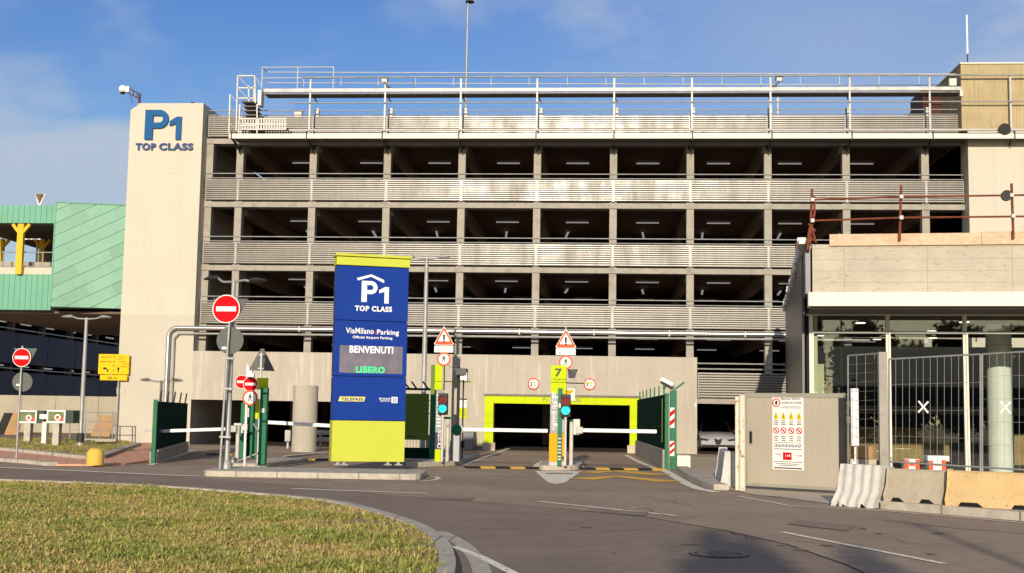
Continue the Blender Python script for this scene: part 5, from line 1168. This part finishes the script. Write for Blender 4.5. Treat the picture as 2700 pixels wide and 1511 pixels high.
# cladding side wall: ribbed sheet running back
cz0 = MB()
for k in range(36): cz0.box(-.12, (.02 if k % 2 else -.06), 2.0+k*.55, 2.0+(k+1)*.55-.01, 0, zP1+.1)
part(cz0.box(-.08, .05, .36, 2.0, zP0, zP1+.1), 'side_cladding', dark_clad, cb)
fo = MB(); rr = random.Random(3)
for k in range(56):
    y = .4+k*.38; fo.bar((-.12+rr.uniform(-.05, .03), y, zP1+.1+rr.uniform(-.05, .08)), (-.12+rr.uniform(-.05, .03), y+.42, zP1+.1+rr.uniform(-.05, .08)), .14+rr.uniform(0, .07), .16+rr.uniform(0, .12))
part(fo, 'membrane_edge', foil, cb)
# glass front
yg = 2.0
mull = [.12]
for px in (2342, 2546, 2752):
    d = ray(px, 1000); # intersect with the glass plane
    n = wc; P0 = C0+wc*yg; tt = (P0-V(0, 0, HC)).dot(V(n.x, n.y, 0))/d.dot(n); mull.append((V(0, 0, HC)+d*tt-C0).dot(uc))
mull.append(WC)
zt2 = zz(2134, 876, 35.4)
for a_, b_ in zip(mull[:-1], mull[1:]):
    part(MB().box(a_+.06, b_-.06, yg+.04, yg+.055, .25, zG-.03), 'glass_pane', glass, cb)
for m0 in mull[:-1]: part(MB().box(m0-.05, m0+.05, yg-.03, yg+.1, 0.2, zG-.03).box(m0+.02, m0+.07, yg-.09, yg-.031, .2, zt2+.02), 'mullion', fascia_m, cb)
part(MB().tube((mull[0], yg-.09, zt2), (WC, yg-.09, zt2), .035, n=8), 'transom', steel_w, cb)
part(MB().box(.08, .3, yg+.12, yg+.3, .2, zG).box(.34, .52, yg+1.0, yg+1.1, .2, zz(2160, 958, 36)), 'corner_lining', mat('pale_green_lining', (.5, .52, .36), .7, 0, .1, 2), cb)
part(MB().box(.1, WC, yg-.3, yg+.15, 0, .2), 'sill', pave_c, cb)
# interior
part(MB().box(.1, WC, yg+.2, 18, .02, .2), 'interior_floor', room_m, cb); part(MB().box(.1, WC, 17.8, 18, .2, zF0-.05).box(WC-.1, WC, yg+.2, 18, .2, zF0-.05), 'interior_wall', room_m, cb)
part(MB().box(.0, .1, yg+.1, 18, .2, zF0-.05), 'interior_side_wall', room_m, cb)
for px, yy in ((2635, 5.0),):
    P0 = C0+wc*yy; d = ray(px, 1000); tt = (P0-V(0, 0, HC)).dot(wc)/d.dot(wc); xcol = (V(0, 0, HC)+d*tt-C0).dot(uc)
    part(MB().lathe((xcol, yy, .2), [(.36, 0), (.36, zF0-.3)], 28), 'round_pillar', mint, cb, smooth=True)
    part(MB().lathe((xcol, yy, .2), [(.365, zt2-.4), (.37, zt2-.38), (.37, zt2-.34), (.365, zt2-.33)], 28), 'pillar_band', fascia_m, cb)
dl = [(1.7, 5), (1.2, 9), (.8, 11), (4.6, 4.6), (4.2, 8.5), (3.3, 9.5), (4.7, 12), (2.9, 13), (7.6, 6), (8.8, 10), (6.6, 9)]
for x, y in dl: part(MB().lathe((x, y, zF0-.075), [(.14, 0), (.15, .02)], 16), 'downlight', downl, cb)
part(MB().box(1.2, 5.4, 13.5, 14, .2, 1.4), 'counter', oakm, cb); part(MB().box(.5, 9, 16, 16.2, 1.9, 2.2), 'pale_band', mat('band', (.2, .17, .11), .8, 0, .1, 1), cb)  # paler strip across the back wall
part(MB().box(6.5, 10, 12, 12.6, .2, 1.25), 'counter', oakm, cb)
def cross(px, py, label):
    P0 = C0+wc*(yg+.0); d = ray(px, py); tt = (P0-V(0, 0, HC)).dot(wc)/d.dot(wc); p = V(0, 0, HC)+d*tt; xl_ = (p-C0).dot(uc); f = Fr((xl_, yg+.035, p.z)); s = .2
    mk = MB()
    for a_ in (R(48), R(-52)):
        c_, s2 = math.cos(a_), math.sin(a_); mk.shape(f, [(s*c_-.022*s2, s*s2+.022*c_), (-s*c_-.022*s2, -s*s2+.022*c_), (-s*c_+.022*s2, -s*s2-.022*c_), (s*c_+.022*s2, s*s2-.022*c_)], .0 if a_ > 0 else .003, .003 if a_ > 0 else .006)
    part(mk, 'tape_cross', white, cb)
cross(2435, 1073, ''); cross(2652, 1074, '')
# stacked boxes with red print inside the fence
def sitebox(px, pyb, w_, h, label):
    Yb = 31.5; x = xx(px, pyb, Yb); z = zz(px, pyb, Yb); t = thing('site_box', label, 'box', (x, Yb, 0), -.1, 'white and red boxes behind the mesh fence'); part(MB().box(-w_/2, w_/2, 0, .5, .02, z), 'pallet_stack', mat('pallet', (.35, .3, .24), .8, 0, .2, 5), t)
    part(MB().box(-w_/2, w_/2, 0, .5, z+.002, z+h), 'box', signw, t, bevel=.01); part(MB().box(-w_/2-.001, -w_/2+.1, -.003, .0, z+.01, z+h-.01).box(w_/2-.1, w_/2, -.003, 0, z+.01, z+h-.01).box(-w_*.2, w_*.2, -.003, 0, z+h*.4, z+h*.6), 'red_print', orange_r, t)
sitebox(2405, 1241, .36, .28, 'white box with red edges behind the fence, left of the tall one'); sitebox(2472, 1240, .40, .26, 'white box with red edges under the flat white lid')
tag(part(MB().box(xx(2446, 1210, 31.5), xx(2503, 1210, 31.5), 31.5, 31.95, zz(2472, 1215, 31.5), zz(2472, 1202, 31.5)), 'white_lid', signw), 'flat white lid lying on the right red edged box', 'slab')  # loose white lid on the box, kept as its own object
# rusty scaffold railing on the parapet
t = thing('scaffold_railing', 'rusty scaffold tube railing along the concrete parapet', 'railing', C0+uc*.3+wc*.3+V(0, 0, zP1), AC)
def onp(px, py, yy=.2):
    P0 = C0+wc*yy; d = ray(px, py); tt = (P0-V(0, 0, HC)).dot(wc)/d.dot(wc); return V(0, 0, HC)+d*tt
for (x1_, y1_, x0_, y0_) in ((2141, 500, 2136, 640), (2376, 490, 2372, 634), (2667, 484, 2672, 629)): part(MB().tube(onp(x0_, y0_), onp(x1_, y1_), .035, n=8), 'upright', rust, t, world=True, smooth=True)
for pts in (((2141, 527), (2376, 519), (2668, 515), (2760, 513)), ((2143, 582), (2376, 574), (2670, 571), (2760, 570))): part(MB().path([onp(a_, b_, .13) for a_, b_ in pts], .026, 8), 'rail', rust, t, world=True, smooth=True)
cp = MB()
for a_, b_ in ((2142, 527), (2376, 519), (2667, 515), (2142, 582), (2376, 574), (2671, 570)): p = onp(a_, b_, .1); cp.box(p.x-.05, p.x+.05, p.y-.06, p.y+.06, p.z-.05, p.z+.05)
part(cp, 'clamp', steel_w, t, world=True, bevel=.01)
part(MB().path([onp(2137, 600), onp(2130, 640), onp(2131, 660)], .05).path([onp(2146, 515), onp(2148, 560), onp(2140, 600), onp(2152, 640)], .03).tube(onp(2132, 590), onp(2150, 610), .03).tube(onp(2130, 620), onp(2148, 635), .03), 'corner_bracing', rust, t, world=True)
p = onp(2655, 515, .05); tag(part(MB().disc(Fr(p, AC), 0, 0, .14, -.1, 0, 20), 'round_floodlight', black), 'black round lamp on the rusty scaffold railing', 'lamp')
p = at(2650, 340, YG-.1); tag(part(MB().disc(Fr(p), 0, 0, .26, -.15, 0, 20), 'round_floodlight', black), 'black round lamp on the gantry before the board-marked block', 'lamp')
# thin scaffold poles near the corner
tag(part(MB().tube(at(2099, 640, 40), at(2100, 735, 40), .03, n=6).tube(at(2117, 640, 40), at(2099, 645, 40), .02, n=6).tube(at(2099, 690, 40), at(2118, 700, 40), .02, n=6), 'scaffold_tube', rust), 'rusty scaffold tube beside the white membrane edge', 'tube')

# gate panel of the site
pL = gr(1965, 1290); pR = gr(2226, 1305); L = (pR-pL).length; ang = math.atan2((pR-pL).y, (pR-pL).x)
t = thing('site_gate', 'beige sheet metal site gate with a safety notice', 'gate', pL, ang); Hg = zz(1965, 1041, pL.y); f = Fr((0, 0, 0))
part(MB().rect(f, .05, L-.1, .12, Hg-.06, -.04, 0), 'sheet', gate_m, t)
part(MB().rect(f, 0, L, Hg-.06, Hg+.04, -.09, .02).rect(f, 0, .07, .08, Hg-.06, -.09, .01).rect(f, 0, L-.1, .08, .15, -.09, .012), 'frame', gate_f, t, bevel=.005)
part(MB().rect(f, L-.1, L+.02, .05, Hg-.06, -.12, .03), 'end_post', steel_d, t)
part(MB().rect(f, .1, .2, 1.18-.15, 1.18+.2, 0, .02), 'lock_plate', gate_f, t); part(MB().rect(f, .13, .19, 1.2-.13, 1.2+.14, .021, .03), 'lock_slot', black, t)
b0 = gr(1957, 1294)
tag(part(MB().tube((b0.x, b0.y, 0), (b0.x, b0.y, zz(1956, 1042, b0.y)), .075, n=12).box(b0.x-.15, b0.x-.075, b0.y+.02, b0.y+.1, 0, zz(1956, 1046, b0.y)), 'gate_post', rust_w, smooth=True), 'rust stained white gate post left of the beige gate', 'post')
# safety notice
sx = L*(2041-1965)/(2226-1965); sw = L*(2124-2041)/(2226-1965)
nt_ = thing('safety_notice', 'white site safety notice with rows of yellow and red symbols on the gate', 'notice', pL+V(math.cos(ang), math.sin(ang), 0)*sx+V(math.sin(ang), -math.cos(ang), 0)*.005+V(0, 0, 1.), ang)
def nz(py): return Hg*(1288-py)/(1288-1043)-1.+.0
f = Fr((0, 0, 0)); part(MB().rect(f, 0, sw, nz(1233), nz(1046), 0, .01), 'notice_board', signw, nt_)
kb_ = MB(); rd = MB(); yl = MB(); bl = MB()
def xs2(fr_): return sw*fr_
kb_.text(f, 'PERICOLO! VIETATO', xs2(.27), nz(1056), xs2(.64), .05, .012, bold=.03).text(f, 'L ACCESSO AGLI ESTRANEI', xs2(.26), nz(1065.5), xs2(.68), .045, .012, bold=.03)
kb_.rect(f, xs2(.33), xs2(.9), nz(1072.4), nz(1071.6), .011, .013).rect(f, xs2(.26), xs2(.95), nz(1076.6), nz(1075.4), .011, .013)
rd.ring(f, xs2(.13), nz(1063), .075, .1, .011, .014); kb_.shape(f, [(xs2(.1), nz(1068)), (xs2(.16), nz(1068)), (xs2(.17), nz(1060)), (xs2(.13), nz(1057)), (xs2(.09), nz(1061))], .011, .013)
for i, fx in enumerate((.12, .36, .61, .86)):
    yl.shape(f, [(xs2(fx-.085), nz(1105)), (xs2(fx+.085), nz(1105)), (xs2(fx), nz(1085))], .011, .014); kb_.rect(f, xs2(fx)-.008, xs2(fx)+.008, nz(1102), nz(1094), .015, .017)
    rd.ring(f, xs2(fx), nz(1134), .055, .075, .011, .014); rd.shape(f, [(xs2(fx)-.055, nz(1134)+.04), (xs2(fx)-.04, nz(1134)+.055), (xs2(fx)+.055, nz(1134)-.04), (xs2(fx)+.04, nz(1134)-.055)], .011, .0145)
    for py, ww in ((1109, .12), (1114, .13), (1118, .15), (1149, .14), (1154, .11), (1159, .13)): kb_.rect(f, xs2(fx-ww/2), xs2(fx+ww/2), nz(py+.9), nz(py-.9), .011, .013)
    kb_.disc(f, xs2(fx), nz(1134), .022, .011, .0135, 8)
for i in range(8): bl.disc(f, xs2(.11+.108*i), nz(1172), .036, .011, .013, 12)
bw = MB()
for i in range(8): bw.rect(f, xs2(.11+.108*i)-.016, xs2(.11+.108*i)+.01, nz(1174), nz(1169), .0135, .015)
kb_.rect(f, xs2(.05), xs2(.95), nz(1165), nz(1164), .011, .013).rect(f, xs2(.06), xs2(.95), nz(1181.5), nz(1180), .011, .013)
rd.rect(f, xs2(.34), xs2(.62), nz(1208), nz(1189), .011, .014)
rd.text(f, 'TEL', xs2(.1), nz(1197), xs2(.18), .04, .012, bold=.02).text(f, '115', xs2(.76), nz(1199), xs2(.17), .045, .012, bold=.03); bw.text(f, '118', xs2(.42), nz(1200), xs2(.16), .05, .016, bold=.03)
for py, a0, a1 in ((1213, .05, .97), (1218, .12, .85), (1222, .2, .78), (1228, .06, .95), (1229.5, .06, .95)): kb_.rect(f, xs2(a0), xs2(a1), nz(py+.7), nz(py-.7), .011, .013)
part(kb_, 'black_print', black, nt_); part(rd, 'red_symbols', red, nt_); part(yl, 'yellow_triangles', yellow, nt_); part(bl, 'blue_symbols', mat('sign_navy', (.03, .06, .18), .5, 0, 0), nt_); part(bw, 'white_print', signw, nt_)

# mesh construction fence
def fence_panel(pa, pb, ytop_a, ytop_b, ybot_a, ybot_b, label, dv, dh, thick_post=None):
    """panel between two ground positions, given as (x pixel, distance)"""
    A0, A1 = at(pa[0], ybot_a, pa[1]), at(pa[0], ytop_a, pa[1]); B0, B1 = at(pb[0], ybot_b, pb[1]), at(pb[0], ytop_b, pb[1])
    t = thing('mesh_fence', label, 'fence', (A0.x, A0.y, 0), 0, 'wire mesh construction fence panels')
    part(MB().tube(A0, A1, .019, n=8).tube(B0, B1, .019, n=8).tube(A1, B1, .019, n=8).tube(A0, B0, .019, n=8), 'frame_tube', fence_st, t, world=True, smooth=True)
    w_ = MB(); n = int((B0-A0).length/dv)
    for i in range(1, n):
        k = i/n; w_.tube(A0.lerp(B0, k), A1.lerp(B1, k), .0042, n=4, cap=False)
    m = int((A1-A0).length/dh)
    for i in range(1, m):
        k = i/m; w_.tube(A0.lerp(A1, k), B0.lerp(B1, k), .0035, n=4, cap=False)
    part(w_, 'wire_mesh', fence_st, t, world=True)
    legs = MB()
    for Q in (A0, B0): legs.tube((Q.x, Q.y, 0), Q, .022, n=6)
    part(legs, 'leg', fence_st, t, world=True); return t
fence_panel((2236, 28.6), (2330, 27.6), 938, 931, 1226, 1228, 'short mesh fence panel behind the beige gate', .27, .2)
fence_panel((2344, 27.4), (2585, 26.4), 947, 934, 1217, 1232, 'wide mesh fence panel left of the round mint pillar', .135, .45)
fence_panel((2590, 26.4), (2830, 25.4), 934, 920, 1232, 1247, 'mesh fence panel at the right edge of the photo', .135, .45)
p = at(2331, 1238, 27.3); tag(part(MB().box(p.x-.08, p.x+.1, 27.3, 27.45, 0, zz(2331, 928, 27.3)), 'fence_post', conc_beam, bevel=.01), 'broad galvanised post between the mesh fence panels', 'post')
p = at(2257, 1180, 28.9); tag(part(MB().box(p.x-.1, p.x+.07, 28.9, 29.05, zz(2257, 1176, 28.9), zz(2257, 1024, 28.9)).box(p.x-.02, p.x+.02, 29.0, 29.04, 0, zz(2257, 1176, 28.9)), 'wrapped_panel', foil, bevel=.01), 'white wrapped board behind the short mesh fence panel', 'board')
p = at(2250, 1200, 26.8); tag(part(MB().lathe((p.x, 26.8, 0), [(.12, 0), (.14, .3), (.1, .55), (.07, .7), (.05, .78)], 14), 'white_sack', foil, smooth=True), 'white wrapped bundle standing beside the gate end', 'bundle')
p = at(2275, 1185, 30); tag(part(MB().box(p.x-.2, p.x+.25, 30, 30.4, .75, 1.05), 'crate', plywood, bevel=.01), 'small brown crate behind the short mesh fence', 'crate'); 
tag(part(MB().box(p.x-.3, p.x+.3, 29.95, 30.5, 0.02, .74), 'pallet_pile', pave_c, bevel=.01), 'pile of pale slabs under the brown crate', 'slabs')

# jersey barriers
def jersey(pa, pb, h, m, label, flute=False, cut=True, w0=.3, w1=.12, group='jersey barriers along the road', px_z=0.):
    a = gr(*pa, px_z); b = gr(*pb, px_z); L = (b-a).length; ang = math.atan2((b-a).y, (b-a).x)
    n = 25 if flute else 1; prof = [(-w0, 0), (-w0, .1), (-w1-.06, .3), (-w1, h), (w1, h), (w1+.06, .3), (w0, .1), (w0, 0)]
    t = thing('jersey_barrier', label, 'barrier', a, ang, group); mb = MB(); vs = []; fs = []; k = len(prof)
    for i in range(n+1):
        x = L*i/n
        for j, (y, z) in enumerate(prof):
            s = 0
            if flute and j < 4: s = .02*math.cos(x*2*math.pi/(L/4.5)+z*1.8)
            vs.append((x+(0 if not flute else -.28*(z/h)*0+.10*math.sin(z*2.2)), w0+y-s, z))
    for i in range(n):
        for j in range(k-1): fs.append((i*k+j, (i+1)*k+j, (i+1)*k+j+1, i*k+j+1))
    fs.append(tuple(range(k-1, -1, -1))); fs.append(tuple(n*k+j for j in range(k)))
    mb.add(vs, fs); o = part(mb, 'body', m, t, smooth=flute, bevel=0 if flute else .025)
    if cut:
        for fx in ((.3, .42), (.72, .84)) if L > 2 else ((.12, .35), (.6, .85)): part(MB().shape(Fr((0, -.004, 0)), [(L*fx[0], 0.0), (L*fx[1], 0.0), (L*fx[1]-.1, .075), (L*fx[0]+.05, .075)], -.02, .001), 'lifting_slot', black, t)
    return t
jersey((2192, 1333), (2300, 1341), .80, jw, 'whitish fluted jersey barrier next to the beige gate', True, True)
jersey((2330, 1321), (2488, 1331), .60, jg, 'plain grey jersey barrier between the fluted and the orange one', False, True, px_z=.15)
jersey((2492, 1333), (2790, 1350), .62, jo, 'faded orange jersey barrier at the right edge of the photo', False, True, px_z=.15)
jersey((1945, 1284), (1925, 1262), .82, jw, 'grey jersey barrier standing end-on left of the gate post', False, False, w0=.19, w1=.09)

# ------------------------------------------------------------------ parked car in the right opening
cY = 61.6; cX = xx(1893, 1150, cY)
t = thing('parked_car', 'white car parked nose out in the shaded opening right of the wall', 'car', (cX, cY, 0)); w2 = .9
secs = [(-.12, .80, .28, .52, .60), (0., .86, .20, .66, .72), (.5, .89, .2, .80, .88), (1.2, .90, .2, .88, .98), (2.4, .90, .2, .90, 1.0), (3.6, .90, .2, .92, 1.02), (4.3, .84, .25, .86, .98), (4.5, .76, .35, .7, .85)]
vs = []; fs = []
for y, w_, z0, zs, zt_ in secs:
    pr_ = [(-w_*.93, z0), (-w_, (z0+zs)/2), (-w_*.98, zs), (-w_*.75, zt_-.03), (0, zt_), (w_*.75, zt_-.03), (w_*.98, zs), (w_, (z0+zs)/2), (w_*.93, z0)]
    vs += [(x, y, z) for x, z in pr_]
k = 9
for i in range(len(secs)-1):
    for j in range(k): fs.append((i*k+j, i*k+(j+1) % k, (i+1)*k+(j+1) % k, (i+1)*k+j))
fs += [tuple(range(k)), tuple(range(len(vs)-1, len(vs)-1-k, -1))]
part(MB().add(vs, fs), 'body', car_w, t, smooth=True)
def cabin(s, dz, y0, y1, y2, y3): return [(-.74*s, y0, .95), (.74*s, y0, .95), (.56*s, y1, 1.42+dz), (-.56*s, y1, 1.42+dz), (-.74*s, y3, .97), (.74*s, y3, .97), (.56*s, y2, 1.42+dz), (-.56*s, y2, 1.42+dz)]
part(MB().add(cabin(1, 0, 1.15, 1.95, 3.2, 3.9), [(0, 1, 2, 3), (5, 4, 7, 6), (1, 5, 6, 2), (4, 0, 3, 7)]), 'windows', car_glass, t)
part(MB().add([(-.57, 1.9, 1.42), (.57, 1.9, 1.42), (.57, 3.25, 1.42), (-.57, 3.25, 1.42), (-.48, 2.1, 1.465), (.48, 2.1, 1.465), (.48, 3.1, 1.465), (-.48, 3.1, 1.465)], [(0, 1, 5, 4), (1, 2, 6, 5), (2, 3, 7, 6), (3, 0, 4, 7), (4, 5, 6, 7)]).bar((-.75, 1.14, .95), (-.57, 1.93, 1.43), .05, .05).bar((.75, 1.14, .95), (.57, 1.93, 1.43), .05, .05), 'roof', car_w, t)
f = Fr((0, -.12, 0))
for s in (-1, 1):
    part(MB().shape(f, [(s*.42, .60), (s*.86, .66), (s*.84, .56), (s*.5, .52)][::s], -.06, .02), 'headlight', black, t)
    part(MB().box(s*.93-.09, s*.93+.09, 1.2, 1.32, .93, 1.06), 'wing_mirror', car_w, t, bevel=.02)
    for yy in (.85, 3.6): wh = part(MB().tube((s*.7, yy, .31), (s*.9, yy, .31), .31, n=20), 'wheel', rubber, t); part(MB().tube((s*.89, yy, .31), (s*.91, yy, .31), .2, n=12), 'rim', steel, wh)
part(MB().shape(f, [(-.2, .62), (.2, .62), (.1, .36), (-.1, .36)][::-1], -.05, .025), 'grille', black, t); part(MB().shape(f, [(-.78, .34), (.78, .34), (.7, .22), (-.7, .22)][::-1], -.05, .01), 'lower_intake', rubber, t)
part(MB().disc(f, 0, .64, .05, .02, .03, 12), 'emblem', steel, t)

# ------------------------------------------------------------------ trees behind the photographer (they shade the road and show in the glass)
def tree(x, y, h, cr, label, seed, flat_=.8, n=2600):
    r_ = np.random.default_rng(seed); t = thing('tree', label, 'tree', (x, y, 0), 0, 'trees behind the road')
    tm = MB().tube((0, 0, 0), (.1, 0, h*.45), .22, .14, 10).tube((.1, 0, h*.45), (0, .1, h*.82), .14, .05, 8)
    for k in range(7):
        a_ = k*2.4; z = h*(.4+.06*k); tm.tube((0.05, 0, z), (cr*.7*math.cos(a_), cr*.7*math.sin(a_), z+h*.15), .07, .02, 6)
    part(tm, 'trunk', bark, t)
    cl_ = r_.normal(size=(34, 3)); cl_ /= np.linalg.norm(cl_, axis=1)[:, None]; cl_ *= (r_.random((34, 1))**.4)*np.array([[cr, cr, h*(.28 if cr < 1 else .44)]])
    cl_[:, 2] += h*(.68 if cr < 1 else .52)
    c = cl_[r_.integers(0, 34, n)]+r_.normal(size=(n, 3))*np.array([cr*.17, cr*.17, h*.05]); c[:, 2] = np.minimum(c[:, 2], h)
    mb = MB()
    for p in c:
        d = r_.normal(size=3); d /= np.linalg.norm(d); e = np.cross(d, r_.normal(size=3)); e /= np.linalg.norm(e); s = (.14+.16*r_.random())*(1.35 if cr > 1 else .8)
        mb.v += [Vector(p+d*s), Vector(p+e*s*.5), Vector(p-d*s), Vector(p-e*s*.5)]; q = len(mb.v); mb.f.append((q-4, q-3, q-2, q-1))
    part(mb, 'crown', leaf_m, t)
tree(.6, -20, 10.7, .66, 'unseen narrow tree shaped so its tip shades the asphalt', 3, n=16000)  # unseen; crown made narrow and dense to throw the road shadow
tree(2.2, -17.5, 9.5, .45, 'unseen thin tree added beside the taller one for a second shadow', 5, n=7000)  # unseen; added for the shadow streak next to the first
TL = ['tallest dark tree across the road, reflected left in the glass', 'round tree second in the row across the road', 'broad tree third in the row across the road', 'round tree fourth in the row across the road', 'broad tree fifth in the row across the road', 'low tree sixth in the row across the road', 'tall tree seventh in the row across the road', 'last tree of the row across the road']
for i, (x, y, h, cr) in enumerate(((4.8, -33, 10.3, 2.3), (8.2, -36, 8.8, 2.5), (12, -34, 9.8, 2.8), (15.8, -36, 9.2, 2.8), (19.5, -34, 9.9, 2.8), (23.5, -36, 8.8, 2.8), (27.5, -35, 9.8, 3.0), (32, -36, 8.8, 3.0))):
    tree(x, y, h, cr, TL[i], 20+i, n=10000)
b0 = Vector((4.2, -9, 0)); lamp_post(b0, 8.0, 'unseen lamp post added behind the camera to cast a pole shadow', [(1.57, .6, .7, 0), (-1.57, .6, .7, 0)], .08)  # unseen stand-in for whatever throws the thin shadow on the road
